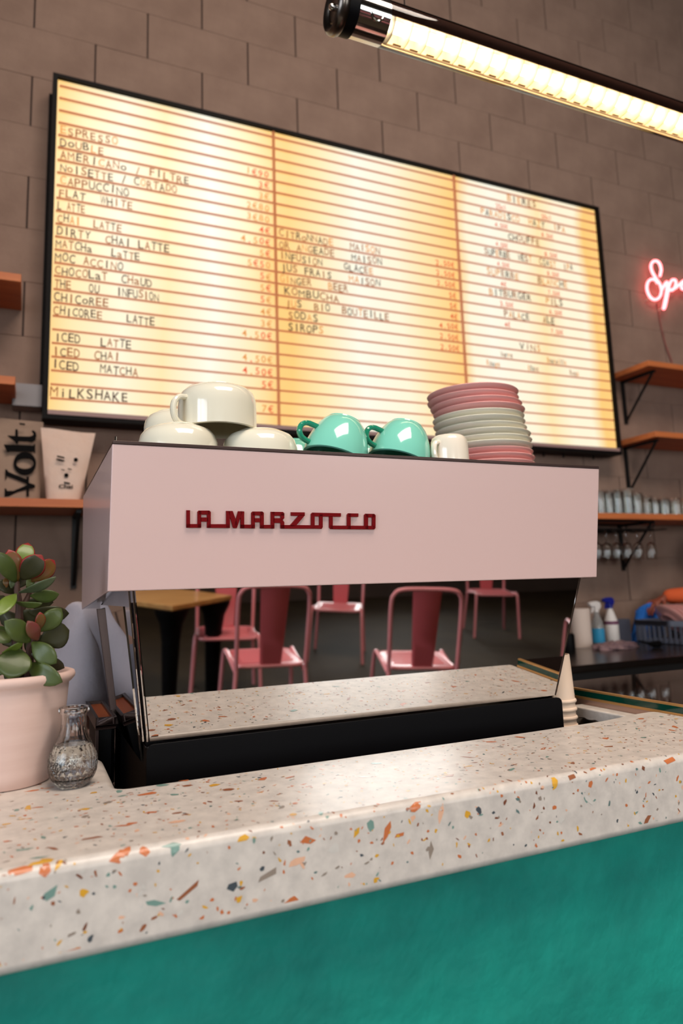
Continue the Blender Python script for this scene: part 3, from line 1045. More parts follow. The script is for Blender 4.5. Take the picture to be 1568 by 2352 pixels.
# ================================================================== MENU LIGHTBOX
LBX0, LBX1, LBZ0, LBZ1, YL = 0.054, 3.107, 2.086, 3.591, 2.97
board = thing('menu_lightbox', (1.58, 3.03, 2.09), 'wide backlit menu board with black frame and movable letters on the block wall', 'menu board')
m_frame = mat('black_frame', lin((12, 8, 8)), 0.6, spec=0.15)
fw = 0.020
mb = MB()
mb.box((LBX0 - fw, YL - 0.008, LBZ0 - fw), (LBX1 + fw, YL + 0.0, LBZ0)).box((LBX0 - fw, YL - 0.008, LBZ1), (LBX1 + fw, YL, LBZ1 + fw * .8))
mb.box((LBX0 - fw, YL - 0.008, LBZ0), (LBX0, YL, LBZ1)).box((LBX1, YL - 0.008, LBZ0), (LBX1 + fw, YL, LBZ1))
part('front_frame', mb, m_frame, board)
mb = MB().box((LBX0 - fw, YL, LBZ0 - fw), (LBX1 + fw, YL + 0.10, LBZ0 - 0.004)).box((LBX0 - fw, YL, LBZ1 + .002), (LBX1 + fw, YL + 0.10, LBZ1 + fw * .8))
mb.box((LBX0 - fw, YL, LBZ0 - .004), (LBX0 - 0.003, YL + 0.10, LBZ1 + .002)).box((LBX1 + .003, YL, LBZ0 - .004), (LBX1 + fw, YL + 0.10, LBZ1 + .002))
mb.box((LBX0 - fw, YL + 0.09, LBZ0 - .004), (LBX1 + fw, YL + 0.10, LBZ1))
part('casing', mb, m_frame, board)
part('mounting_rail', MB().box((LBX0 + 0.1, YL + 0.10, LBZ1 - 0.12), (LBX1 - 0.1, YW + 0.0, LBZ1 - 0.08)), m_frame, board)
part('mounting_rail', MB().box((0.022, YL + 0.10, 2.24), (0.07, YW - 0.0, 3.58)), m_frame, board)
part('lower_lip', MB().box((LBX0, YL - 0.012, LBZ0 - 0.002), (LBX1, YL - 0.0085, LBZ0 + 0.016)), mat('grey_pink_lip', lin((150, 120, 116)), 0.5), board)
for k in range(3):
    xx = 2.62 + k * 0.14 + (0.08 if k == 2 else 0)
    part('fixing_screw', MB().lathe([(0.006, -0.02), (0.006, 0.0)], (xx, YL + 0.07, LBZ0 - fw), 10, cap=True), m_frame, board)

# backlit acrylic: what the tubes behind it give off
mm = bpy.data.materials.new('backlit_acrylic')
mm.use_nodes = True
nt = mm.node_tree
nt.nodes.clear()
out = nt.nodes.new('ShaderNodeOutputMaterial')
em = nt.nodes.new('ShaderNodeEmission')
gl = nt.nodes.new('ShaderNodeBsdfGlossy')
gl.inputs['Roughness'].default_value = 0.3
gl.inputs[0].default_value = (0.03, 0.03, 0.03, 1)
ad = nt.nodes.new('ShaderNodeAddShader')
geo = nt.nodes.new('ShaderNodeNewGeometry')
sep = nt.nodes.new('ShaderNodeSeparateXYZ')
nt.links.new(geo.outputs['Position'], sep.inputs[0])
mr = nt.nodes.new('ShaderNodeMapRange')
mr.inputs[1].default_value = LBX0
mr.inputs[2].default_value = LBX1
nz = nt.nodes.new('ShaderNodeTexNoise')
nz.inputs['Scale'].default_value = 1.6
nz.inputs['Detail'].default_value = 1
nt.links.new(geo.outputs['Position'], nz.inputs['Vector'])
add = nt.nodes.new('ShaderNodeMath')
add.operation = 'MULTIPLY_ADD'
nt.links.new(nz.outputs[0], add.inputs[0])
add.inputs[1].default_value = 0.05
nt.links.new(sep.outputs[0], mr.inputs[0])
nt.links.new(mr.outputs[0], add.inputs[2])
cr = nt.nodes.new('ShaderNodeValToRGB')
O1, O2, C1, C2 = (0.98, 0.60, 0.20), (1.0, 0.77, 0.42), (1.0, 0.89, 0.66), (0.96, 0.93, 0.78)
stops = [(0.025, O1), (0.06, O2), (0.12, C1), (0.18, O2), (0.245, C2), (0.31, O2), (0.345, O1), (0.366, O1), (0.42, O2), (0.49, C2), (0.57, C1), (0.62, O2), (0.69, O1), (0.715, C1), (0.76, C2), (0.84, C1), (0.88, O2), (0.93, C1), (0.975, C1), (1.02, O1)]
el = cr.color_ramp.elements
el[0].position, el[0].color = stops[0][0], (*stops[0][1], 1)
el[1].position, el[1].color = 0.999, (*stops[-1][1], 1)
for p_, c_ in stops[1:-1]:
    e = el.new(p_)
    e.color = (*c_, 1)
nt.links.new(add.outputs[0], cr.inputs[0])
nt.links.new(cr.outputs[0], em.inputs[0])
em.inputs[1].default_value = 1.06
nt.links.new(em.outputs[0], ad.inputs[0])
nt.links.new(gl.outputs[0], ad.inputs[1])
nt.links.new(ad.outputs[0], out.inputs[0])
dvx = [LBX0, 1.0415, 2.0893, LBX1]
panels = []
for k in range(3):
    panels.append(part('light_panel', MB().box((dvx[k] + (0.004 if k else 0), YL + 0.012, LBZ0), (dvx[k + 1], YL + 0.018, LBZ1)), mm, board))
m_rail = bpy.data.materials.new('letter_rail_plastic')
m_rail.use_nodes = True
nt = m_rail.node_tree
nt.nodes.clear()
out = nt.nodes.new('ShaderNodeOutputMaterial')
tl = nt.nodes.new('ShaderNodeBsdfTranslucent')
tl.inputs[0].default_value = (0.95, 0.66, 0.58, 1)
df = nt.nodes.new('ShaderNodeBsdfDiffuse')
df.inputs[0].default_value = (0.30, 0.16, 0.13, 1)
mx = nt.nodes.new('ShaderNodeMixShader')
mx.inputs[0].default_value = 0.2
nt.links.new(tl.outputs[0], mx.inputs[1])
nt.links.new(df.outputs[0], mx.inputs[2])
nt.links.new(mx.outputs[0], out.inputs[0])
RP = 0.05856
RZ = [3.5603 - RP * i for i in range(25)]
for k in range(3):
    for z in RZ:
        part('letter_rail', MB().box((dvx[k] + 0.008, YL + 0.004, z - 0.0040), (dvx[k + 1] - 0.008, YL + 0.0095, z + 0.0040)), m_rail, panels[k])
for k in (1, 2):
    part('divider', MB().box((dvx[k] - 0.006, YL + 0.002, LBZ0), (dvx[k] + 0.006, YL + 0.012, LBZ1)), m_rail, board)

m_letd = mat('dark_letter', lin((70, 34, 16)), 0.5)
m_letm = mat('amber_letter', lin((150, 84, 30)), 0.5, emit=lin((150, 84, 30)), estr=0.25)  # emission in the lighter letters stands in for backlight shining through
m_letl = mat('pale_amber_letter', lin((206, 140, 66)), 0.5, emit=lin((206, 140, 66)), estr=0.4)
m_letr = mat('red_letter', lin((214, 78, 40)), 0.5, emit=lin((214, 90, 40)), estr=0.35)
rl = random.Random(3)
LETM = [m_letd, m_letm, m_letl, m_letr]
N_LET = 0
SMALL = MB()


def lettering(txt, strip, x0, x1, mode='name', h=0.042, jit=1.0, right=False, weights=(5, 4, 2)):
    """movable letters on the rail under strip number `strip` (1 = first below the top rail)"""
    zb = RZ[strip] + 0.0065
    global N_LET
    n = len(txt)
    adv = (x1 - x0) / max(1, n)
    for i, ch in enumerate(txt):
        if ch == ' ':
            continue
        sm = ch.islower() and mode == 'name'
        vs_, fs_, gx0, gx1 = glyph(ch)
        s = h / 0.73 * (rl.choice((1.0, 1.0, .92)) if mode == 'name' else 1.0)
        sx = s * min(1.0, adv * 0.86 / max(1e-4, (gx1 - gx0) * s)) if ch not in 'I1i' else s
        ox = x0 + adv * i + (adv - (gx1 - gx0) * sx) / 2 - gx0 * sx
        oz = zb + rl.uniform(-0.004, 0.0035) * jit
        rot = rl.uniform(-0.05, 0.05) * jit
        mi_ = {'name': rl.choices((0, 1, 2), weights)[0], 'price': 2 if rl.random() < .5 else 3, 'red': 3}[mode]
        front = [(ox + v[0] * sx + v[1] * s * rot, YL + 0.001, oz + v[1] * s) for v in vs_]
        if mode == 'name' and N_LET < 300:
            N_LET += 1
            part('letter', MB().add(front, fs_), LETM[mi_], board)
        else:
            SMALL.cur = mi_
            SMALL.add(front, fs_)


def X_(px, strip):
    """x on the board at photo column px and the height of that strip"""
    z = RZ[strip] + 0.025
    v = 600.0
    for _ in range(6):
        z0, z1 = at(px, v, y=YL).z, at(px, v + 10, y=YL).z
        v += (z - z0) / ((z1 - z0) / 10)
    return at(px, v, y=YL).x


LEFT = [('ESPRESSO', 4, 134, 272), ('DoUBLE', 5, 134, 240), ('AMERICANo / FILTRE', 6, 134, 436), ('NoISETTE / CORTADO', 7, 134, 408), ('CAPPUCCINO', 8, 134, 298),
        ('FLAT  WHITE', 9, 130, 306), ('L ATTE', 10, 128, 196), ('CHAI  LATTE', 11, 128, 280), ('DIRTY  CHAI LATTE', 12, 126, 390), ('MATCHa   LaTTE', 13, 124, 322), ('MOC ACCINO', 14, 122, 284),
        ('CHOCOLaT  CHaUD', 15, 122, 350), ('THE   OU   INFUSION', 16, 121, 366), ('CHICoREE', 17, 120, 250), ('CHICOREE    LATTE', 18, 119, 356), ('ICED   LATTE', 20, 122, 302),
        ('ICED  CHAI', 21, 118, 276), ('ICED   MATCHA', 22, 116, 318), ('MiLKSHAKE', 24, 110, 296)]
for s_, st, a, b in LEFT:
    zz = RZ[st] + 0.02
    lettering(s_, st, X_(a + 3, st), X_(b, st), weights=(7, 3, 0) if st > 11 else (5, 5, 1), h=0.044 if st == 24 else 0.040)
PRI = {4: '1€90', 5: '3€', 6: '3€', 7: '2€80', 8: '3€80', 9: '4€', 10: '4,50€', 11: '5€', 12: '5€50', 13: '5€', 14: '5€', 15: '5€', 16: '4€', 17: '3€', 18: '4,50€', 20: '4,50€', 21: '4,50€', 22: '5€', 24: '7€'}
for st, s_ in PRI.items():
    lettering(s_, st, 1.015 - 0.030 * len(s_), 1.015, 'price', 0.034, 0.6)
MID = [('CITRoNNADE   MAISON', 9, 640, 873), ('OR ANGEADE   MAISON', 10, 640, 878), ('INFUSION    GLACEE', 11, 642, 858), ('JUS FRAIS   MAISON', 12, 644, 874), ('GINGER   BEER', 13, 642, 800),
       ('KOMBUCHA', 14, 652, 780), ('JUS  BIO  BOUTEILLE', 15, 654, 894), ('SODAS', 16, 660, 732), ('SIROPS', 17, 660, 744)]
for s_, st, a, b in MID:
    lettering(s_, st, X_(a, st), X_(b, st), weights=(4, 5, 3), h=0.040)
for st, s_ in {9: '2,50€', 10: '2,50€', 11: '2,50€', 12: '5€', 13: '5€', 14: '4€', 15: '4,50€', 16: '2,50€', 17: '2,50€'}.items():
    lettering(s_, st, 2.055 - 0.024 * len(s_), 2.055, 'red', 0.032, 0.5)
RT = [('BIERES', 1, 1163, 1232), ('PARADISCO  HAZY  IPA', 3, 1103, 1298), ('CHOUFFE', 5, 1166, 1240), ('SUPERBE  WEST  COAST  IPA', 7, 1112, 1316), ('SUPERBE    BLANCHE', 9, 1117, 1304), ('BITBURGER   PILS', 11, 1122, 1293),
      ('PALACE   ALE', 13, 1157, 1274), ('ViNS', 16, 1192, 1243)]
for s_, st, a, b in RT:
    lettering(s_, st, X_(a, st), X_(b, st), weights=(4, 4, 4), h=0.042)
PR3 = [(2, '25cl', 1138, 1162), (2, '50cl', 1243, 1266), (4, '4,50€', 1136, 1166), (4, '8,50€', 1243, 1270), (6, '4,50€', 1138, 1166), (6, '8,50€', 1250, 1280), (8, '4,50€', 1141, 1170), (8, '8,50€', 1256, 1284),
       (10, '4€', 1149, 1163), (10, '7,50€', 1258, 1286), (12, '3,50€', 1148, 1179), (12, '6,50€', 1261, 1291), (14, '4€', 1158, 1172), (14, '7,50€', 1265, 1293)]
for st, s_, a, b in PR3:
    lettering(s_, st, X_(a, st), X_(b, st), 'red', 0.030, 0.3)
for st, s_, a, b in [(17, 'Verre', 1149, 1177), (17, 'Bouteille', 1256, 1300), (18, 'Rouge', 1117, 1148), (18, 'Blanc', 1212, 1237), (18, 'Rosé', 1308, 1329)]:
    lettering(s_, st, X_(a, st), X_(b, st), 'name', 0.034, 0.2, weights=(3, 5, 3))

part('small_letters', SMALL, LETM, board, kind='stuff')

# ================================================================== HANGING TUBE LAMP
LY, LZ, LR = 1.30, 2.683, 0.0500
LX0, LX1 = 0.745, 2.55
lamp = thing('tube_pendant', (0.63, LY, LZ), 'long tubular pendant lamp in clear glass with metal end cap and bright louvre', 'lamp')
m_housing = mat('smoked_housing', lin((74, 50, 44)), 0.18, metal=0.6, coat=0.5)
m_cap = mat('brushed_cap_metal', lin((104, 96, 90)), 0.28, metal=1.0)
m_white = mat('white_louvre', lin((248, 236, 212)), 0.45)
m_warm = mat('warm_reflector', lin((246, 226, 196)), 0.35)


def arc(a0, a1, r0, r1, x0, x1, n=24):
    """shell between two radii; angle measured from the camera-facing direction, positive upwards"""
    pts = []
    for k in range(n + 1):
        a = RD(a0 + (a1 - a0) * k / n)
        pts.append(a)
    base = RD(225)       # direction (-y,-z)

    def pt(a, r, x):
        th_ = base - a
        return (x, LY + r * cos(th_), LZ + r * sin(th_))
    ring = [pt(a, r1, x0) for a in pts] + [pt(a, r0, x0) for a in reversed(pts)]
    vs_ = ring + [(x1, p[1], p[2]) for p in ring]
    m_ = len(ring)
    nn = n + 1
    fs_ = []
    for i in range(m_):
        j = (i + 1) % m_
        fs_.append((i, j, m_ + j, m_ + i))
    for k in range(n):
        fs_.append((k, k + 1, m_ - 2 - k, m_ - 1 - k))
        fs_.append((m_ + k, m_ + k + 1, m_ + m_ - 2 - k, m_ + m_ - 1 - k))
    return MB().add(vs_, fs_)


part('housing', arc(28, 280, LR * .88, LR * .94, LX0 - 0.06, LX1), m_housing, lamp, smooth=True)
part('reflector', arc(30, 279, LR * .84, LR * .875, LX0, LX1), m_warm, lamp, smooth=True)
th_ = RD(225)
ey, ez = LY + 0.006 * cos(th_), LZ + 0.006 * sin(th_)
part('light_tube', MB().lathe([(.0001, LX0 - .01), (.013, LX0 - .01), (.013, LX1 - 0.02), (.0001, LX1 - .02)], (0, ey, ez), 16, axis='x'), emis('lamp_glow', (1.0, 0.83, 0.60), 8.5), lamp, smooth=True)
# louvre discs: one part each
n = 0
x = LX0 + 0.006
disc = None
while x < LX1 - 0.03:
    if disc is None:
        ring = MB()
        ring.lathe([(.0145, 0.0), (.0395, 0.0), (.0395, 0.0014), (.0145, 0.0014), (.0145, 0.0)], (0, 0, 0), 36, axis='x')
        disc = part('louvre_disc', ring, m_white, None, smooth=True)
        disc.parent = lamp
        disc.location = (x - 0.63, 0, 0)
        d = disc
    else:
        d = disc.copy()
        COL.objects.link(d)
        d.parent = lamp
        d.location = (x - 0.63, 0, 0)
    n += 1
    x += 0.0465
# slotted rail along the lower back edge
mb = MB()
for k in range(int((LX1 - LX0) / 0.0465)):
    xx = LX0 + 0.02 + k * 0.0465
    mb.hexa([(xx + a, LY + LR * cos(RD(q)) * s, LZ + LR * sin(RD(q)) * s) for a, q, s in
             ((0, 275, .80), (.022, 275, .80), (.022, 281, .80), (0, 281, .80), (0, 275, .835), (.022, 275, .835), (.022, 281, .835), (0, 281, .835))])
part('rail_slots', mb, m_housing, lamp, kind='stuff')
part('side_rail', arc(-66, -72, LR * .76, LR * .84, LX0 - .0, LX1, 3), m_warm, lamp, smooth=True)
# end assembly
part('end_sleeve', MB().lathe([(.0470, .655), (.0500, .655), (.0500, .735), (.0470, .735), (.0470, .655)], (0, LY, LZ), 40, axis='x'), m_chrome2, lamp, smooth=True)
part('end_seal', MB().lathe([(.0001, .628), (.0515, .628), (.0525, .634), (.0525, .655), (.0001, .655)], (0, LY, LZ), 40, axis='x'), m_blk, lamp, smooth=True)
part('end_cap', MB().lathe([(.0001, .612), (.026, .612), (.031, .609), (.035, .612), (.041, .606), (.050, .603), (.0555, .607), (.0575, .614), (.0575, .622), (.0545, .628), (.0001, .628)], (0, LY, LZ), 48, axis='x'), m_cap, lamp, smooth=True, ang=50)
part('cap_screw', MB().lathe([(.0001, .598), (.0055, .598), (.008, .602), (.008, .612), (.0001, .612)], (0, LY, LZ), 16, axis='x'), m_chrome2, lamp, smooth=True)
cl = []
for k in range(13):
    a = pi * k / 12
    cl.append((0.700 + 0.016 * cos(a) * 1.0, LY - 0.043, LZ - 0.016 - 0.024 * sin(a)))
part('spring_clip', MB().tube([(0.716, LY - 0.040, LZ + 0.03)] + cl + [(0.684, LY - 0.040, LZ + 0.03)], 0.0024, 8), m_chrome2, lamp, smooth=True)
part('glass_sleeve', MB().lathe([(LR, .735), (LR, LX1)], (0, LY, LZ), 40, axis='x'), thin_glass('lamp_glass', (1, 0.97, 0.93)), lamp, smooth=True)
part('end_cap', MB().lathe([(.0001, LX1 + .03), (.0555, LX1 + .03), (.0555, LX1), (.0001, LX1)], (0, LY, LZ), 40, axis='x'), m_cap, lamp, smooth=True)
for xx in (0.80, 2.35):
    part('suspension_cable', MB().tube([(xx, LY, LZ + LR), (xx, LY, ZC)], 0.0018, 6), m_blk, lamp, smooth=True)

# ================================================================== NEON SIGN
neon = thing('neon_script_sign', (3.8, 3.06, 3.0), 'pink neon handwriting sign glowing on the block wall', 'neon sign')


def N(zx, zy, y=3.05):
    return at(1360 + zx / 4.702, 560 + zy / 4.702, y=y)


def smooth_path(pts, n=6):
    out_ = []
    for i in range(len(pts) - 1):
        p0, p1, p2, p3 = pts[max(i - 1, 0)], pts[i], pts[i + 1], pts[min(i + 2, len(pts) - 1)]
        for k in range(n):
            t = k / n
            out_.append(0.5 * ((2 * p1) + (p2 - p0) * t + (2 * p0 - 5 * p1 + 4 * p2 - p3) * t * t + (3 * p1 - p0 - 3 * p2 + p3) * t ** 3))
    out_.append(pts[-1])
    return out_


m_neon = emis('neon_pink', (1.0, 0.17, 0.185), 6.5)
Spts = [(728, 350), (742, 280), (725, 215), (690, 185), (650, 195), (632, 240), (645, 300), (690, 380), (730, 440), (745, 510), (725, 575), (680, 603), (635, 585), (600, 530), (588, 465), (605, 405), (645, 382), (685, 395), (705, 430)]
part('neon_tube', MB().tube(smooth_path([N(a, b) for a, b in Spts]), 0.0082, 8), m_neon, neon, smooth=True)
ppts = [(755, 490), (785, 430), (805, 415), (806, 470), (792, 570), (768, 692), (782, 680), (808, 560), (830, 450), (860, 392), (895, 395), (900, 440), (870, 495), (840, 500), (890, 480), (940, 440), (985, 400), (1020, 410), (1030, 450), (1000, 490), (965, 480), (968, 440),
        (1010, 420), (1080, 440), (1130, 420), (1150, 480), (1190, 440)]
part('neon_tube', MB().tube(smooth_path([N(a, b, 3.045) for a, b in ppts]), 0.0082, 8), m_neon, neon, smooth=True)
for a, b in ((690, 185), (635, 585), (768, 692), (985, 400)):
    p = N(a, b)
    part('standoff', MB().tube([(p.x, 3.052, p.z), (p.x, 3.098, p.z)], 0.004, 6), m_white, neon, smooth=True)
cable = MB().tube(smooth_path([N(700, 640, 3.09), N(720, 780, 3.09), N(755, 960, 3.09), N(800, 1120, 3.09), N(862, 1285, 3.09)]), 0.0045, 6)
part('power_cable', cable, mat('red_brown_cable', lin((140, 82, 74)), 0.6), neon, smooth=True)

# ================================================================== SHELVES
m_wood = mat('oiled_pine', lin((196, 112, 62)), 0.5, noise=((2, 22, 22), 0.7, lin((168, 86, 44))))
m_bracket = mat('black_bracket_steel', lin((18, 16, 16)), 0.55, metal=0.3)


def bracket(xb, yf, zu, drop, par, w=0.012):
    """triangular bracket below a shelf whose underside is zu"""
    mb_ = MB()
    mb_.box((xb - w, YW - 0.012, zu - drop), (xb + w, YW - 0.003, zu))
    mb_.box((xb - w * .8, yf, zu - 0.013), (xb + w * .8, YW - 0.005, zu))
    mb_.tube([(xb, yf + 0.01, zu - 0.008), (xb, YW - 0.010, zu - drop + 0.015)], 0.008, 6)
    return part('bracket', mb_, m_bracket, par)


def shelf(x0, x1, zt, label, brs, th=0.032, yf=2.80, drop=0.27):
    t = thing('wall_shelf', ((x0 + x1) / 2, 2.95, zt - th), label, 'shelf', 'wooden wall shelves')
    part('board', MB().box((x0, yf, zt - th), (x1, YW - 0.003, zt)), m_wood, t, bevel=0.002)
    for b in brs:
        bracket(b, yf + 0.05, zt - th, drop, t)
    return t


shelf(-0.75, -0.058, 2.590, 'empty wooden wall shelf left of the menu board, upper one', [-0.62, -0.20])
shelf(-0.75, -0.065, 2.180, 'empty wooden wall shelf left of the menu board, lower one, above the paper bags', [-0.62, -0.20])
zb_ = 1.7194
shelf(-0.75, 0.62, zb_, 'wooden wall shelf carrying the two paper bags, left of the espresso machine', [-0.55, 0.175], drop=0.30)
shelf(3.222, 4.90, 2.592, 'wooden wall shelf below the neon sign, uppermost on the right', [3.32, 4.6])
shelf(3.222, 4.90, 2.176, 'wooden wall shelf in the middle on the right, empty, above the tumblers', [3.20 + 0.09, 4.6], drop=0.29)
ZG = 1.705
shelf(2.20, 4.90, ZG, 'wooden wall shelf on the right carrying upturned tumblers', [2.4, 3.19, 4.6], drop=0.27)

# grey junction box
jb = at(63, 910, y=3.03)
t = part('junction_box', MB().box((jb.x - 0.055, 3.0, jb.z - 0.05), (jb.x + 0.055, 3.095, jb.z + 0.045)), mat('grey_box_plastic', lin((128, 122, 124)), 0.5), None, bevel=0.004)
tag(t, 'small grey junction box on the wall between the menu board and the lower left shelf', 'junction box')

# ================================================================== COFFEE BAGS
m_kraft = mat('warm_grey_paper', lin((146, 120, 102)), 0.72, noise=(7, 0.5, lin((120, 96, 82))), bump=(16, 0.35, 0.01))
m_white_paper = mat('white_paper_bag', lin((204, 178, 164)), 0.62, noise=(9, 0.35, lin((214, 168, 142))), bump=(14, 0.6, 0.012))
m_ink = mat('black_ink', lin((10, 8, 8)), 0.8, spec=0.1)


def bag(name, BL, BR, TL, TR, y0, dep, m, label, topwave=0.0):
    """stand-up pouch: deep at the bottom, sealed flat at the top"""
    c = ((BL[0] + BR[0]) / 2, y0 + dep / 2, BL[1])
    t = thing(name, c, label, 'bag')
    NU, NV = 12, 14
    vs_, fs_ = [], []
    for s in (0, 1):
        for j in range(NV + 1):
            v = j / NV
            for i in range(NU + 1):
                u = i / NU
                x = (BL[0] * (1 - u) + BR[0] * u) * (1 - v) + (TL[0] * (1 - u) + TR[0] * u) * v
                z = (BL[1] * (1 - u) + BR[1] * u) * (1 - v) + (TL[1] * (1 - u) + TR[1] * u) * v + (topwave * sin(u * 5 + 1) * v ** 4)
                d = dep * (1 - v ** 1.6) * (0.35 + 0.65 * (sin(pi * u) ** 0.5 if 0 < u < 1 else 0))
                d = max(d, 0.0012)
                y = y0 + dep / 2 + (d / 2 if s else -d / 2)
                vs_.append((x, y, z))
    w = NU + 1
    off = w * (NV + 1)
    for s in (0, 1):
        for j in range(NV):
            for i in range(NU):
                a = s * off + j * w + i
                q = (a, a + 1, a + 1 + w, a + w)
                fs_.append(q if s == 0 else q[::-1])
    for j in range(NV):
        for i in (0, NU):
            a = j * w + i
            fs_.append((a, a + w, a + w + off, a + off))
    for i in range(NU):
        for j in (0, NV):
            a = j * w + i
            fs_.append((a, a + 1, a + 1 + off, a + off))
    part('paper_body', MB().add(vs_, fs_), m, t, smooth=True, ang=50)

    def front(u, v):
        d = dep * (1 - max(0, v) ** 1.6) * (0.35 + 0.65 * (sin(pi * u) ** 0.5 if 0 < u < 1 else 0))
        x = (BL[0] * (1 - u) + BR[0] * u) * (1 - v) + (TL[0] * (1 - u) + TR[0] * u) * v
        z = (BL[1] * (1 - u) + BR[1] * u) * (1 - v) + (TL[1] * (1 - u) + TR[1] * u) * v
        return Vector((x, y0 + dep / 2 - d / 2 - 0.003, z))
    return t, front


y1_ = 2.885
A_ = [at(-42, 1143, y=y1_), at(92, 1143, y=y1_), at(-50, 950, y=y1_), at(100, 965, y=y1_)]
bagA, frA = bag('coffee_bag', (A_[0].x, zb_), (A_[1].x, zb_), (A_[2].x, A_[2].z), (A_[3].x, A_[3].z), y1_, 0.075, m_kraft, 'tall grey-brown paper bag with huge black vertical lettering, at the left end of its shelf')
VA_, y1_ = y1_, 2.835
B_ = [at(107, 1143, y=y1_), at(185, 1143, y=y1_), at(94, 979, y=y1_), at(221, 990, y=y1_)]
bagB, frB = bag('coffee_bag', (B_[0].x, zb_), (B_[1].x, zb_), (B_[2].x, B_[2].z), (B_[3].x, B_[3].z), y1_, 0.07, m_white_paper, 'small crumpled white pouch with a little face-like print, right of the lettered bag', 0.003)


def print2d(polys, fr, BL, BR, TL, TR, par, name='print', mm_=None):
    """polys in photo pixels -> flat print on the bag front"""
    mb_ = MB()
    zt_, zb2 = (TL.z + TR.z) / 2, (BL.z + BR.z) / 2
    for poly in polys:
        pts = []
        for a, b in poly:
            p = at(a, b, y=y1_)
            v = (p.z - zb2) / (zt_ - zb2)
            xl = BL.x * (1 - v) + TL.x * v
            xr = BR.x * (1 - v) + TR.x * v
            u = (p.x - xl) / (xr - xl)
            q = fr(min(.98, max(.02, u)), min(.99, max(.01, v)))
            pts.append(Vector((p.x, y1_ - 0.0015, p.z)))
        mb_.prism(pts, (0, 0.0008, 0))
    return part(name, mb_, mm_ or m_ink, par)


def Z3(l):
    return [(a / 6.533, 940 + b / 6.533) for a, b in l]


def ringpoly(cx_, cz_, rx, rz_, ix, iz, n=28, rot=0):
    """ring as quads"""
    out_ = []
    for k in range(n):
        a, b = 2 * pi * k / n, 2 * pi * (k + 1) / n
        out_.append([(cx_ + rx * cos(a), cz_ + rz_ * sin(a)), (cx_ + rx * cos(b), cz_ + rz_ * sin(b)), (cx_ + ix * cos(b), cz_ + iz * sin(b)), (cx_ + ix * cos(a), cz_ + iz * sin(a))])
    return out_


def one_surface(polys):
    return polys


# "Volt", set vertically, reading upwards
volt = []
volt += [Z3(l) for l in [
    [(78, 900), (105, 905), (120, 935), (150, 950), (400, 1050), (400, 1120), (95, 1000), (95, 1055), (78, 1050)],
    [(395, 1010), (435, 1010), (435, 1105), (525, 1135), (525, 1180), (435, 1195), (435, 1310), (395, 1310), (395, 1205), (260, 1245), (130, 1310), (65, 1315), (70, 1190), (92, 1190), (105, 1225), (200, 1225), (400, 1140), (395, 1100)],
    [(60, 525), (85, 530), (400, 540), (500, 545), (510, 525), (530, 525), (530, 660), (510, 660), (500, 640), (150, 625), (130, 640), (105, 645), (60, 545)],
    [(230, 300), (265, 300), (272, 405), (440, 410), (490, 395), (500, 370), (470, 330), (500, 315), (535, 345), (548, 400), (530, 470), (480, 495), (280, 485), (262, 525), (245, 525), (215, 480), (120, 410), (110, 392), (225, 400)],
]]
volt += [Z3(l) for l in ringpoly(372, 815, 170, 175, 128, 80)]
y1_ = VA_
print2d(volt, frA, *A_[:2], *A_[2:], bagA, 'lettering')
print2d([Z3([(285, 205), (375, 215), (375, 240), (300, 235)])], frA, *A_[:2], *A_[2:], bagA, 'small_print')
y1_ = 2.835
dots = []
for cx_, cz_, r in ((1137, 760, 33), (995, 990, 34)):
    dots.append(Z3([(cx_ + r * cos(2 * pi * k / 14), cz_ + r * 0.95 * sin(2 * pi * k / 14)) for k in range(14)]))
for cx_, cz_, w_, h_ in ((910, 715, 55, 12), (905, 760, 60, 12), (945, 910, 26, 6), (1045, 898, 28, 8), (1005, 1105, 45, 11)):
    dots.append(Z3([(cx_ - w_, cz_ - h_ - w_ * .18), (cx_ + w_, cz_ - h_ + w_ * .25), (cx_ + w_, cz_ + h_ + w_ * .25), (cx_ - w_, cz_ + h_ - w_ * .18)]))
print2d(dots, frB, *B_[:2], *B_[2:], bagB, 'print')


def word3(txt, px0, px1, py_base, hpx, y, par, m_=None, slope=0.0):
    mb_ = MB()
    p0, p1 = at(px0, py_base, y=y), at(px1, py_base, y=y)
    tot = []
    xx = 0
    for ch in txt:
        vs_, fs_, a, b = glyph(ch)
        tot.append((vs_, fs_, xx - a))
        xx += (b - a) + 0.07
    sx = (p1.x - p0.x) / xx
    hz = (at(px0, py_base - hpx, y=y).z - p0.z) / 0.73
    for vs_, fs_, o_ in tot:
        for dx in (-0.022, 0.022):
            mb_.add([(p0.x + (v[0] + o_ + dx) * sx, y, p0.z + v[1] * hz + slope * (v[0] + o_)) for v in vs_], fs_)
    return part('lettering', mb_, m_ or m_ink, par)


word3('Chai', 135, 168, 1121, 9, y1_ - 0.0015, bagB)

# ================================================================== TUMBLERS AND WINE GLASSES
m_tum = mat('tumbler_glass', (0.93, 0.95, 0.92), 0.02, trans=1.0, ior=1.46)


def tumbler(R, H):
    prof_ = [(.0001, H), (R * .93, H), (R * .97, H - .003), (R, H * .6), (R, 0), (R - .0028, 0), (R - .0032, H * .6), (R * .9, H - .012), (.0001, H - .012)]
    return MB().lathe(prof_, (0, 0, 0), 24)


tp = {}


def put_tumbler(px, y, H, label, R=0.034):
    p = at(px, 1178, y=y)
    key = (H, R)
    if key not in tp:
        o = part('tumbler', tumbler(R, H), m_tum, None, smooth=True, ang=50)
        tp[key] = o
    else:
        o = tp[key].copy()
        COL.objects.link(o)
    o.location = (p.x, y, ZG)
    tag(o, label, 'glass', 'upturned tumblers on the right shelf')


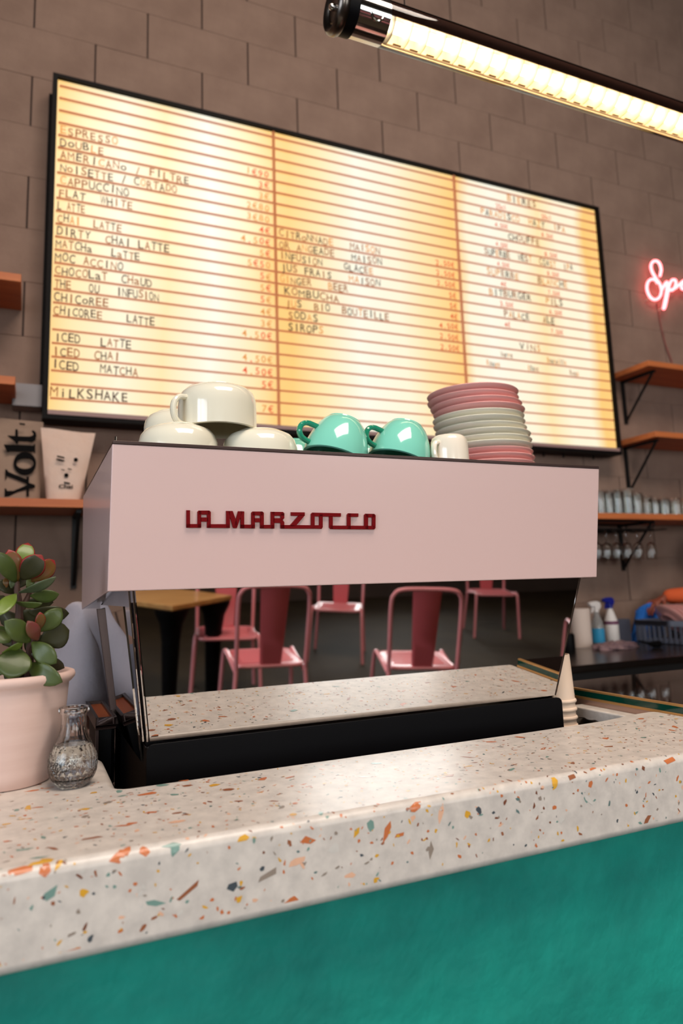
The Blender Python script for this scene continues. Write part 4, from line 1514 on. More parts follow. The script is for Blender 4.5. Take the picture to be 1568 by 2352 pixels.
TUM = [(1380, 2.86, .130, 'clear tumbler upside down on the shelf, nearest to the machine edge'), (1399, 2.87, .130, 'clear tall tumbler upside down on the shelf, second from the machine'),
       (1420, 2.86, .134, 'clear tall tumbler upside down, third from the machine, below the bracket tip'), (1444, 2.87, .146, 'clear tumbler upside down, tallest on the shelf'),
       (1465, 2.86, .120, 'clear tumbler upside down, right after the tallest one'), (1486, 2.90, .112, 'clear tumbler upside down with an orange glint near its foot'),
       (1505, 2.86, .092, 'clear short tumbler upside down, first of the short ones'), (1528, 2.86, .096, 'clear short tumbler upside down, second of the short ones'),
       (1553, 2.87, .100, 'clear short tumbler upside down, third of the short ones'), (1578, 2.87, .100, 'clear short tumbler upside down at the right edge of the photo'),
       (1432, 3.0, .130, 'clear tumbler upside down in the back row, behind the tallest'), (1408, 3.0, .130, 'clear tumbler upside down in the back row, behind the second'), (1455, 3.0, .120, 'clear tumbler upside down in the back row, right of the tallest'),
       (1518, 3.0, .092, 'clear short tumbler upside down in the back row, behind the first short ones'), (1543, 3.0, .096, 'clear short tumbler upside down in the back row, behind the last short ones')]
for a in TUM:
    put_tumbler(*a)

# wire rack below the shelf with hanging wine glasses
ZU = ZG - 0.032
rk = thing('stemware_rack', (3.0, 2.9, ZU - 0.06), 'black wire stemware rack screwed under the tumbler shelf', 'rack')
xr1 = at(1502, 1200, y=2.84).x
xr0 = 2.35
for yy in (2.84, 3.04):
    part('rack_rail', MB().tube([(xr0, yy, ZU - 0.006), (xr1, yy, ZU - 0.006)], 0.004, 8), m_bracket, rk, smooth=True)
    part('rack_rail', MB().tube([(xr0, yy, ZU - 0.050), (xr1 - 0.05, yy, ZU - 0.050)], 0.005, 8), m_bracket, rk, smooth=True)
    part('rack_rail', MB().tube([(xr1, yy, ZU - 0.006), (xr1 - 0.005, yy, ZU - 0.03), (xr1 - 0.05, yy, ZU - 0.050)], 0.004, 8), m_bracket, rk, smooth=True)
WGX = [at(px, 1250, y=2.93).x for px in (1350, 1371, 1392, 1416, 1439, 1464, 1494)]
sl = []
for i in range(len(WGX)):
    for s in (-0.011, 0.011):
        part('slot_wire', MB().tube([(WGX[i] + s, 2.82, ZU - 0.050), (WGX[i] + s, 3.06, ZU - 0.050)], 0.0028, 6), m_bracket, rk, smooth=True)
m_wine = mat('wine_glass', (0.95, 0.95, 0.94), 0.02, trans=1.0, ior=1.46)
wprof = [(.0001, 0), (.030, -.001), (.031, -.003), (.006, -.006), (.0038, -.014), (.0036, -.060), (.008, -.068), (.020, -.078), (.0265, -.095), (.0285, -.115), (.0275, -.145), (.0245, -.168),
         (.0237, -.168), (.0266, -.145), (.0275, -.115), (.0255, -.097), (.018, -.081), (.0001, -.072)]
wg0 = None
WL = ['hanging wine glass, mostly behind the pink machine edge', 'hanging wine glass, second from the machine edge', 'hanging wine glass, third from the machine edge', 'hanging wine glass above the bracket tip', 'hanging wine glass, fifth from the machine edge',
      'hanging wine glass next to the last one', 'hanging wine glass at the right end of the rack']
for i, xx in enumerate(WGX):
    if wg0 is None:
        wg0 = part('wine_glass', MB().lathe(wprof, (0, 0, 0), 24), m_wine, None, smooth=True, ang=50)
        o = wg0
    else:
        o = wg0.copy()
        COL.objects.link(o)
    o.location = (xx, 2.93, ZU - 0.046)
    tag(o, 'clear ' + WL[i], 'glass', 'wine glasses hanging in the rack')

# ================================================================== BACK COUNTER
ZK = 1.010
bc = thing('back_counter', (3.0, 2.7, 0), 'long stainless steel back counter along the block wall', 'counter')
part('steel_top', MB().box((0.9, 2.295, ZK - 0.030), (5.0, 3.09, ZK)), mat('satin_steel', lin((104, 94, 90)), 0.24, metal=1.0), bc, bevel=0.006)
part('cabinet', MB().box((0.95, 2.36, 0.0), (4.95, 3.06, ZK - 0.030)), m_dk, bc)
for k in range(5):
    x0 = 1.0 + k * 0.79
    d = part('door', MB().box((x0, 2.342, 0.10), (x0 + 0.77, 2.36, 0.93)), mat('dark_cabinet_front', lin((44, 34, 32)), 0.4), bc, bevel=0.002)
    part('handle', MB().box((x0 + 0.25, 2.325, 0.90), (x0 + 0.52, 2.342, 0.912)), m_chrome2, d)

m_papert = mat('tissue_paper', lin((214, 196, 186)), 0.85)


def on_counter(px, py):
    p = at(px, py, z=ZK)
    return p


p = on_counter(1337, 1486)
t = thing('paper_roll', (p.x, p.y, ZK), 'white kitchen paper roll standing upright at the left on the steel back counter', 'paper roll')
part('paper', MB().lathe([(.018, 0), (.052, 0), (.052, .198), (.018, .198), (.018, 0)], (p.x, p.y, ZK), 32), m_papert, t, smooth=True)
part('core', MB().lathe([(.016, .001), (.018, .001), (.018, .196), (.016, .196), (.016, .001)], (p.x, p.y, ZK), 20), mat('cardboard', lin((150, 110, 80)), 0.8), t, smooth=True)
p = at(1305, 1495, z=ZK)
t = part('black_canister', MB().lathe([(.0001, 0), (.034, 0), (.035, .004), (.035, .075), (.030, .085), (.0001, .085)], (0, 0, 0), 24), m_blk, None, smooth=True)
t.location = (p.x, p.y, ZK)
tag(t, 'low black canister left of the kitchen paper roll, half hidden by the machine', 'canister')


def spray(px, py, body, head, label, H, R, liquid=None, name='spray_bottle', sq=1.0):
    p_ = on_counter(px, py)
    x, y = p_.x, p_.y
    t_ = thing(name, (x, y, ZK), label, 'spray bottle')
    bp = [(.0001, 0), (R * .94, 0), (R, .004), (R, H * .42), (R * .90, H * .52), (R * .52, H * .70), (R * .34, H * .78), (R * .34, H * .82), (.0001, H * .82)]
    part('bottle_body', MB().lathe(bp, (x, y, ZK), 28), body, t_, smooth=True, ang=50)
    if liquid:
        part('liquid', MB().lathe([(.0001, .004), (R * .93, .004), (R * .93, H * .33), (.0001, H * .33)], (x, y, ZK), 24), liquid, t_, smooth=True, ang=40)
    mb_ = MB().lathe([(.0001, H * .80), (R * .44, H * .80), (R * .44, H * .86), (.0001, H * .86)], (x, y, ZK), 18)
    part('collar', mb_, head, t_, smooth=True, ang=40)
    hz = ZK + H * .86
    hb = MB().prism([(x - 0.050, y - 0.011, hz + 0.036), (x - 0.044, y - 0.011, hz + 0.020), (x - 0.012, y - 0.011, hz + 0.014), (x - 0.014, y - 0.011, hz), (x + 0.020, y - 0.011, hz), (x + 0.030, y - 0.011, hz + 0.018), (x + 0.024, y - 0.011, hz + 0.040), (x + 0.004, y - 0.011, hz + 0.046), (x - 0.030, y - 0.011, hz + 0.044)], (0, 0.022, 0))
    part('spray_head', hb, head, t_, bevel=0.004, seg=2)
    tr = MB().prism([(x - 0.028, y - 0.005, hz + 0.018), (x - 0.036, y - 0.005, hz - 0.016), (x - 0.030, y - 0.005, hz - 0.018), (x - 0.016, y - 0.005, hz + 0.014)], (0, 0.010, 0))
    part('trigger', tr, head, t_)
    return t_


m_clearpl = mat('clear_plastic', (0.82, 0.86, 0.88), 0.12, trans=0.75, ior=1.4)
m_wpl = mat('white_plastic', lin((222, 216, 214)), 0.4)
m_navy = mat('navy_plastic', lin((16, 30, 128)), 0.35)
m_cyan = mat('cyan_liquid', lin((52, 144, 190)), 0.2)
s1 = spray(1375, 1480, m_clearpl, m_wpl, 'clear spray bottle with white trigger and blue liquid beside the paper roll', 0.215, 0.034)
p = on_counter(1375, 1480)
part('label', MB().lathe([(.0345, .01), (.0350, .01), (.0350, .085), (.0345, .085)], (p.x, p.y, ZK), 28), m_cyan, s1, smooth=True, label='blue band around the lower half')
s2 = spray(1407, 1476, m_wpl, m_navy, 'white spray bottle with a dark blue trigger head beside the clear one', 0.235, 0.038)
p = on_counter(1407, 1476)
part('label', MB().lathe([(.0386, .10), (.0388, .10), (.0388, .118), (.0386, .118)], (p.x, p.y, ZK), 28), mat('plum_print', lin((110, 60, 90)), 0.5), s2, smooth=True)

p = at(1431, 1474, z=ZK)
t = part('grey_caddy', MB().prism(rr := [(a, -0.0, b) for a, b in rrect(-0.045, 0.045, 0, 0.125, 0.01)], (0, 0.07, 0)), mat('slate_plastic', lin((72, 74, 88)), 0.5), None, bevel=0.003)
t.location = (p.x, p.y - 0.02, ZK)
tag(t, 'dark slate plastic caddy standing right of the spray bottles', 'caddy')

# crumpled cloths
m_rag = mat('patterned_rag', lin((150, 122, 124)), 0.9, noise=(26, 0.9, lin((84, 62, 74))), bump=(40, 0.4, 0.004))
m_blue = mat('blue_cloth', lin((30, 104, 190)), 0.85, noise=(14, 0.4, lin((20, 78, 160))), bump=(60, 0.2, 0.003))


def crumple(name, pts_c, rx, ry, rz_, m, label, cat, seed, amp=0.35):
    rr_ = random.Random(seed)
    ph = [rr_.uniform(0, 6.28) for _ in range(8)]
    mb_ = MB().sphere((0, 0, 0), 1, 1, 1, 40, 20)
    vs2 = []
    for v in mb_.v:
        a = math.atan2(v.y, v.x)
        k = 1 + amp * (0.4 * sin(3 * a + ph[0]) * (1 - abs(v.z)) + 0.3 * sin(7 * a + 4 * v.z + ph[1]) + 0.25 * sin(11 * v.z + 5 * a + ph[2]) + 0.2 * sin(13 * a + ph[3]) * abs(v.z))
        z = v.z * k
        vs2.append(Vector((v.x * rx * k, v.y * ry * k, (max(z, -0.02) + 0.02) * rz_)))
    mb_.v = vs2
    o = part(name, mb_, m, None, smooth='all')
    o.location = pts_c
    return tag(o, label, cat)


p = at(1412, 1490, z=ZK)
crumple('crumpled_rag', (p.x, p.y, ZK), 0.135, 0.06, 0.034, m_rag, 'crumpled patterned dish rag in front of the spray bottles', 'cloth', 4)

# dish rack with rose plates
pa, pb = at(1462, 1502, z=ZK), at(1568, 1499, z=ZK)
RY0, RY1 = 2.50, 2.95
RX0 = at(1458, 1445, y=RY1).x
RX1 = RX0 + 0.36
rack = thing('dish_rack', ((RX0 + RX1) / 2, (RY0 + RY1) / 2, ZK), 'slate blue plastic dish rack with slatted sides on the steel back counter', 'dish rack')
m_rack = mat('slate_rack_plastic', lin((92, 98, 116)), 0.45)
RZ0, RZ1 = ZK + 0.004, ZK + 0.122
part('rim', MB().box((RX0, RY0, RZ1 - 0.03), (RX1, RY0 + 0.008, RZ1)).box((RX0, RY1 - 0.008, RZ1 - 0.03), (RX1, RY1, RZ1)).box((RX0, RY0, RZ1 - 0.03), (RX0 + 0.008, RY1, RZ1)).box((RX1 - 0.008, RY0, RZ1 - 0.03), (RX1, RY1, RZ1)), m_rack, rack, bevel=0.002)
part('base', MB().box((RX0 + 0.006, RY0 + 0.006, RZ0), (RX1 - 0.006, RY1 - 0.006, RZ0 + 0.012)), m_rack, rack)
k = 0
xx = RX0 + 0.004
slat0 = None
while xx < RX1 - 0.012:
    for yy in (RY0 + 0.001, RY1 - 0.007):
        if slat0 is None:
            slat0 = part('slat', MB().box((0, 0, 0), (0.013, 0.006, RZ1 - 0.028 - RZ0)), m_rack, rack)
            slat0.data.transform(Matrix.Translation(wloc(rack)))
            d = slat0
        else:
            d = slat0.copy()
            COL.objects.link(d)
        d.location = Vector((xx, yy, RZ0)) - wloc(rack)
    xx += 0.030
yy = RY0 + 0.012
while yy < RY1 - 0.02:
    for xx in (RX0 + 0.001, RX1 - 0.007):
        part('slat', MB().box((xx, yy, RZ0), (xx + 0.006, yy + 0.013, RZ1 - 0.028)), m_rack, rack)
    yy += 0.034
for k in range(4):
    o = part('side_plate', MB().lathe(pr_, (0, 0, 0), 40), m_rose, None, smooth=True, ang=60)
    o.rotation_euler = (0, RD(50), RD(-12))
    o.location = (RX0 + 0.105 + 0.030 * k, 2.80 - 0.01 * k, RZ0 + 0.014 + 0.084)
    tag(o, 'rose pink side plate standing in the dish rack, %s from its left end' % ('first', 'second', 'third', 'fourth')[k], 'plate', 'rose plates in the dish rack')
# pump bottle behind the rack
p = at(1549, 1440, y=2.93)
m_amber = mat('amber_bottle', lin((58, 28, 16)), 0.2, coat=0.5)
t = thing('pump_bottle', (p.x, 2.93, ZK), 'dark amber soap bottle with black pump behind the dish rack', 'soap bottle')
part('bottle_body', MB().lathe([(.0001, 0), (.030, 0), (.032, .004), (.032, .12), (.026, .135), (.012, .145), (.012, .152), (.0001, .152)], (p.x, 2.93, ZK), 24), m_amber, t, smooth=True, ang=50)
part('pump', MB().lathe([(.0001, .150), (.015, .150), (.015, .168), (.005, .170), (.005, .195), (.0001, .195)], (p.x, 2.93, ZK), 16).box((p.x - 0.008, 2.93 - 0.045, ZK + 0.190), (p.x + 0.008, 2.94, ZK + 0.202)), m_blk, t, smooth=True, ang=40)
p = at(1477, 1487, z=ZK)
t = part('dark_scoop', MB().tube([(0.06, 0, .012), (0.02, 0, .012), (-0.02, 0, .02), (-0.08, 0.0, .035)], [0.016, 0.017, .006, .004], 10), m_blk, None, smooth=True)
t.location = (p.x - 0.01, p.y - 0.06, ZK + 0.006)
tag(t, 'black scoop lying in front of the dish rack corner', 'scoop')

# ================================================================== GLASS CASE, CUPS IN A JAR AND STEEL JUG RIGHT OF THE MACHINE
m_gedge = mat('green_glass_edge', lin((6, 58, 46)), 0.15, coat=0.6)
m_brass = mat('brass_trim', lin((214, 160, 98)), 0.3, metal=0.6)
m_case = mat('case_top_glass', lin((34, 26, 24)), 0.04, coat=1.0, coatr=0.02)
GX = CXR + 0.004
case = thing('glass_display_case', (1.6, 1.1, 0), 'dark glass-topped display case with a green edge and brass trims right of the terrazzo bar', 'display case')
part('case_top', MB().box((GX + 0.006, 0.79, 1.1015), (2.12, 1.37, 1.1135)), m_case, case)
part('glass_edge', MB().box((GX, 0.79, 1.1015), (GX + 0.006, 1.37, 1.1135)), m_gedge, case, label='green polished glass edge')
part('brass_trim', MB().box((GX - 0.0, 0.79, 1.1136), (GX + 0.007, 1.37, 1.1175)), m_brass, case, label='upper brass trim')
part('brass_trim', MB().box((GX - 0.002, 0.79, 1.0965), (GX + 0.006, 1.37, 1.1014)), m_brass, case, label='lower brass trim')
part('case_side', MB().box((GX, 0.80, 0.02), (GX + 0.012, 1.365, 1.0964)), mat('rosy_steel', lin((186, 150, 132)), 0.3, metal=0.5), case)
part('case_body', MB().box((GX + 0.012, 0.80, 0.02), (2.10, 1.365, 1.0964)), m_dk, case)
part('stone_return', MB().box((CXR - 0.030, 1.05, 1.00), (CXR + 0.003, 1.24, 1.086)), m_terr, case, bevel=0.004)

jx, jy, jz = 1.030, 1.185, 0.985
jar = part('glass_jar', MB().lathe([(.0001, .002), (.052, 0), (.056, .003), (.059, .03), (.060, .075), (.0615, .0785), (.060, .081), (.058, .0785), (.0565, .075), (.0555, .03), (.052, .006), (.0001, .006)], (0, 0, 0), 48), m_glass, None, smooth=True, ang=50)
jar.location = (jx, jy, jz)
tag(jar, 'round clear glass jar holding the stack of cream cups beside the machine', 'jar')
m_pc = mat('cream_card', lin((232, 206, 184)), 0.6)
zc0 = jz + 0.0065
GR = 'cream card cups stacked upside down'
cx_, cy_ = 1.0105, 1.185
cprof = [(.0330, 0.0), (.0348, .0015), (.0355, .004), (.0348, .0065), (.0325, .008), (.0285, .094), (.0280, .096), (.026, .096), (.026, .0935), (.0001, .0935),
         (.0001, .0925), (.0275, .0925), (.0315, .008), (.0330, 0)]
cup0 = None
NC = 8
for k in range(NC):
    if cup0 is None:
        cup0 = part('card_cup', MB().lathe(cprof, (0, 0, 0), 32), m_pc, None, smooth=True, ang=45)
        o = cup0
    else:
        o = cup0.copy()
        COL.objects.link(o)
    o.location = (cx_, cy_, zc0 + k * 0.0165)
    lab = 'topmost cream card cup of the stack in the glass jar' if k == NC - 1 else ('lowest cream card cup of the stack in the glass jar' if k == 0 else
          'cream card cup, %s from the bottom of the stack in the glass jar' % ords[k])
    tag(o, lab, 'cup', GR)
jg = part('steel_jug', MB().lathe([(.0001, 0), (.020, 0), (.021, .002), (.019, .085), (.0195, .088), (.0185, .088), (.018, .084), (.019, .004), (.0001, .003)], (0, 0, 0), 32), m_chrome2, None, smooth=True, ang=50)
jg.location = (1.066, 1.085, 0.985)
tag(jg, 'small polished steel jug between the glass jar and the display case', 'jug')

# grinder / knock-out stand with copper drip tray left of the machine
ks = thing('grinder_stand', (0.125, 1.6, 0.985), 'black stand with a copper-coloured ribbed drip tray left of the espresso machine', 'coffee grinder base')
m_cop = mat('copper_tray', lin((232, 116, 52)), 0.4, metal=0.3)
fl, bl = at(220.4, 1650.7, z=1.13), at(200.3, 1603.6, z=1.13)
X1_ = 0.1595
x0f, x0b = fl.x, fl.x
y0_, y1b = fl.y + 0.005, 1.64
part('stand_body', MB().box((x0f + 0.006, y0_ + 0.012, 0.0), (X1_ - 0.004, y1b - 0.02, 1.108)).box((X1_ - 0.004, 1.51, 0.986), (0.1700, y1b - 0.02, 1.097)), m_blk, ks, bevel=0.003)
mb = MB()
tkn = 0.006
mb.box((x0f, y0_, 1.108), (X1_, y1b, 1.116)).box((x0f, y0_, 1.116), (x0f + tkn, y1b, 1.130)).box((X1_ - tkn, y0_, 1.116), (X1_, y1b, 1.130)).box((x0f, y0_, 1.116), (X1_, y0_ + tkn, 1.130)).box((x0f, y1b - tkn, 1.116), (X1_, y1b, 1.130))
tray = part('drip_tray', mb, m_dktop, ks, bevel=0.0012)
yy = y0_ + tkn + 0.002
k = 0
rib0 = None
while yy < y1b - tkn - 0.004:
    part('rib', MB().box((x0f + tkn, yy, 1.116), (X1_ - tkn, yy + 0.0045, 1.1235)), m_cop, tray)
    yy += 0.0072
part('stand_post', MB().box((x0f + 0.001, y0_ + 0.004, 0.985), (x0f + 0.006, y0_ + 0.012, 1.108)), m_dktop, ks)

# ================================================================== ROOM BEHIND THE PHOTOGRAPHER: TABLE AND CHAIRS (seen in the mirror steel)
m_cpink = mat('pink_lacquer', lin((238, 150, 156)), 0.35, coat=0.4, coatr=0.1)
m_cred = mat('rose_red_seat', lin((212, 98, 106)), 0.38, coat=0.3, coatr=0.15)


def bez(pts, n=5):
    return smooth_path([Vector(p_) for p_ in pts], n)


def make_chair(loc, rz, label):
    t_ = thing('metal_chair', (0, 0, 0), label, 'chair', 'pink metal bistro chairs')
    r = 0.0125
    for s in (-1, 1):
        part('rear_leg', MB().tube(bez([(s * .225, -.27, 0), (s * .212, -.245, .22), (s * .20, -.225, .42)]), r, 8), m_cpink, t_, smooth=True)
        part('front_leg', MB().tube(bez([(s * .235, .235, 0), (s * .225, .215, .20), (s * .215, .195, .40), (s * .210, .16, .447), (s * .205, .08, .440), (s * .20, -.20, .405)], 5), r, 8), m_cpink, t_, smooth=True)
    part('back_frame', MB().tube(bez([(-.20, -.225, .42), (-.203, -.245, .58), (-.205, -.27, .80), (-.192, -.283, .865), (-.145, -.29, .895), (0, -.292, .90), (.145, -.29, .895), (.192, -.283, .865), (.205, -.27, .80), (.203, -.245, .58), (.20, -.225, .42)], 5), r, 8), m_cpink, t_, smooth=True)
    sp = MB()
    n = 8
    vs_ = []
    for k in range(n + 1):
        v = k / n
        z = .425 + .47 * v
        y = -.205 - .085 * v
        hw = .062 + .022 * v
        vs_ += [(-hw, y + .004, z), (-hw * .8, y - .006, z), (hw * .8, y - .006, z), (hw, y + .004, z), (hw, y + .007, z), (-hw, y + .007, z)]
    fs_ = []
    for k in range(n):
        for j in range(6):
            j2 = (j + 1) % 6
            fs_.append((k * 6 + j, k * 6 + j2, (k + 1) * 6 + j2, (k + 1) * 6 + j))
    fs_ += [tuple(range(6)), tuple(n * 6 + j for j in range(6))]
    part('back_splat', sp.add(vs_, fs_), m_cred, t_, smooth=True)
    st_ = MB()
    pts = rrect(-.195, .195, -.21, .195, .06, 5)
    st_.prism([(a, b, .428) for a, b in pts], (0, 0, .012))
    seat = part('seat', st_, m_cred, t_, bevel=0.004)
    for k in range(5):
        part('seat_rib', MB().tube([(-.15, -.12 + k * .065, .4405), (0, -.12 + k * .065, .4415), (.15, -.12 + k * .065, .4405)], 0.006, 6), m_cpink, seat, smooth=True)
    part('seat_rim', MB().tube([(a, b, .432) for a, b in pts], 0.011, 8, closed=True), m_cpink, t_, smooth=True)
    t_.location = loc
    t_.rotation_euler = (0, 0, rz)
    t_.scale = (1.06, 1.06, 1.06)
    return t_


def rot_loc(rear, rz, back=0.205):
    """place so that the rear seat edge centre is at `rear`"""
    return (rear[0] - sin(rz) * back, rear[1] + cos(rz) * back, 0)


ch0 = make_chair(rot_loc((2.24, -1.53), pi + 0.30), pi + 0.30, 'pink metal chair reflected in the machine, the one with its whole backrest in view')
dup(ch0, rot_loc((1.37, -1.86), pi + 0.12), 'pink metal chair reflected in the machine in front of the table corner', None, pi + 0.12)
dup(ch0, (1.36, -2.86, 0), 'pink metal chair reflected at the table, seen from its front', None, 0.22)
dup(ch0, (2.66, -3.75, 0), 'pink metal chair reflected farther back between the two near chairs', None, 0.5)
dup(ch0, (4.75, -4.25, 0), 'pink metal chair reflected far back, only thin legs showing', None, 0.35)
dup(ch0, (4.42, -2.3, 0), 'pink metal chair reflected at the right edge of the mirror steel', None, pi + 0.5)

tb = thing('cafe_table', (0.99, -2.92, 0), 'cafe table with honey-coloured wooden top and black tapered legs, reflected in the machine', 'table')
A = Vector((0.87, -2.38, 0.72))
d1, d2 = Vector((.8, -.6, 0)), Vector((-.6, -.8, 0))
cs = [A, A + d1 * .62, A + d1 * .62 + d2 * 1.3, A + d2 * 1.3]
part('table_top', MB().prism([tuple(c) for c in cs[::-1]], (0, 0, 0.035)), mat('honey_wood', lin((196, 146, 84)), 0.45, noise=((3, 20, 20), 0.7, lin((160, 104, 52))), coat=0.2), tb, bevel=0.006)
for i in (0, 1, 2, 3):
    c = cs[i] + (d1 * (.09 if i in (0, 3) else -.09)) + (d2 * (.09 if i in (0, 1) else -.09))
    part('leg', MB().lathe([(.0001, 0), (.044, 0), (.062, .50), (.078, .62), (.110, .69), (.115, .72), (.0001, .72)], (c.x, c.y, 0), 16), m_blk, tb, smooth=True, ang=50)

# ================================================================== PEOPLE
def skin_mesh(verts, edges, root=0, sub=2):
    """verts: [(pos, radius)] -> smooth limb surface as a mesh"""
    me = bpy.data.meshes.new('skel')
    me.from_pydata([tuple(v[0]) for v in verts], edges, [])
    ob = bpy.data.objects.new('skel', me)
    COL.objects.link(ob)
    sk = ob.modifiers.new('skin', 'SKIN')
    sk.use_smooth_shade = True
    for i, v in enumerate(verts):
        r = v[1]
        sv = me.skin_vertices[0].data[i]
        sv.radius = r if isinstance(r, tuple) else (r, r)
        sv.use_root = (i == root)
    s = ob.modifiers.new('sub', 'SUBSURF')
    s.levels = s.render_levels = sub
    dg = bpy.context.evaluated_depsgraph_get()
    dg.update()
    m2 = bpy.data.meshes.new_from_object(ob.evaluated_get(dg))
    mb_ = MB()
    mb_.add([v.co.copy() for v in m2.vertices], [tuple(p_.vertices) for p_ in m2.polygons])
    bpy.data.objects.remove(ob)
    bpy.data.meshes.remove(me)
    bpy.data.meshes.remove(m2)
    return mb_


def hand_chains(verts, edges, wrist, wi, dirv, side, up, curl=0.5, s=1.0):
    """palm and five fingers grown from wrist index wi; dirv=forward, side=towards the thumb, up=back of the hand"""
    dirv, side, up = dirv.normalized(), side.normalized(), up.normalized()
    p0 = wrist + dirv * 0.035 * s
    verts.append((p0, (0.026 * s, 0.016 * s)))
    i0 = len(verts) - 1
    edges.append((wi, i0))
    p1 = wrist + dirv * 0.078 * s
    verts.append((p1, (0.032 * s, 0.0135 * s)))
    i1 = len(verts) - 1
    edges.append((i0, i1))
    for k, (off, ln) in enumerate(((0.027, .070), (0.009, .080), (-0.009, .074), (-0.026, .058))):
        b = p1 + side * off * s + dirv * 0.012 * s
        verts.append((b, 0.0086 * s))
        prev = len(verts) - 1
        edges.append((i1, prev))
        d = dirv.copy()
        q = b
        for j in range(3):
            d = (d - up * curl * (0.45 + 0.25 * j)).normalized()
            q = q + d * ln * s * (0.42, 0.32, 0.26)[j]
            verts.append((q, (0.0082, 0.0076, 0.0064)[j] * s))
            edges.append((prev, len(verts) - 1))
            prev = len(verts) - 1
    b = p0 + side * 0.030 * s
    verts.append((b, 0.0115 * s))
    edges.append((i0, len(verts) - 1))
    prev = len(verts) - 1
    d = (dirv * 0.7 + side * 0.6 - up * curl * .5).normalized()
    q = b
    for j, ln in enumerate((.036, .030)):
        q = q + d * ln * s
        d = (d + dirv * 0.3 - side * 0.25 - up * curl * 0.3).normalized()
        verts.append((q, (0.0098, 0.0076)[j] * s))
        edges.append((prev, len(verts) - 1))
        prev = len(verts) - 1


def head_extras(t, hc, fwd, m_skin, m_hair, hairlen=0.0, s=1.0):
    """face details and hair on a head centred at hc looking along fwd"""
    fwd = fwd.normalized()
    rt = fwd.cross(Vector((0, 0, 1))).normalized()
    upv = rt.cross(fwd).normalized()
    M = Matrix((rt, fwd, upv)).transposed()

    def W(a, b, c):
        return hc + rt * a * s + fwd * b * s + upv * c * s
    for sg in (-1, 1):
        e = part('eye', MB().sphere(W(sg * .031, .086, .0), .0115 * s, seg=12, ring=8), mat('eye_white', (0.8, 0.8, 0.78), 0.2), t, smooth=True)
        part('iris', MB().sphere(W(sg * .031, .0935, .0), .0055 * s, seg=10, ring=6), mat('iris_brown', (0.05, 0.03, 0.02), 0.2), e, smooth=True)
        part('eyebrow', MB().tube([W(sg * .015, .098, .020), W(sg * .032, .097, .025), W(sg * .050, .086, .020)], .0035 * s, 6), m_hair, t, smooth=True)
    part('lips', MB().sphere(W(0, .093, -.062), .022 * s, .008 * s, .007 * s, seg=14, ring=8, M=M), mat('lip', lin((160, 84, 76)), 0.5), t, smooth=True)
    hb = MB()
    vs_, fs_ = [], []
    SG, RG = 28, 14
    for i in range(RG + 1):
        ph = pi * 0.60 * i / RG
        for k in range(SG):
            a = 2 * pi * k / SG
            front = max(0, sin(a)) if True else 0
            lim = ph * (1 - 0.42 * front)
            r = 1.0 + 0.03 * sin(a * 9 + i)
            vs_.append(W(.086 * sin(lim) * cos(a) * r, .108 * sin(lim) * sin(a) * r - .006, .128 * cos(lim) * r + .004 - (hairlen * (i / RG) ** 2 * (1 - front))))
    for i in range(RG):
        for k in range(SG):
            k2 = (k + 1) % SG
            fs_.append((i * SG + k, (i + 1) * SG + k, (i + 1) * SG + k2, i * SG + k2))
    part('hair', hb.add(vs_, fs_), m_hair, t, smooth=True)


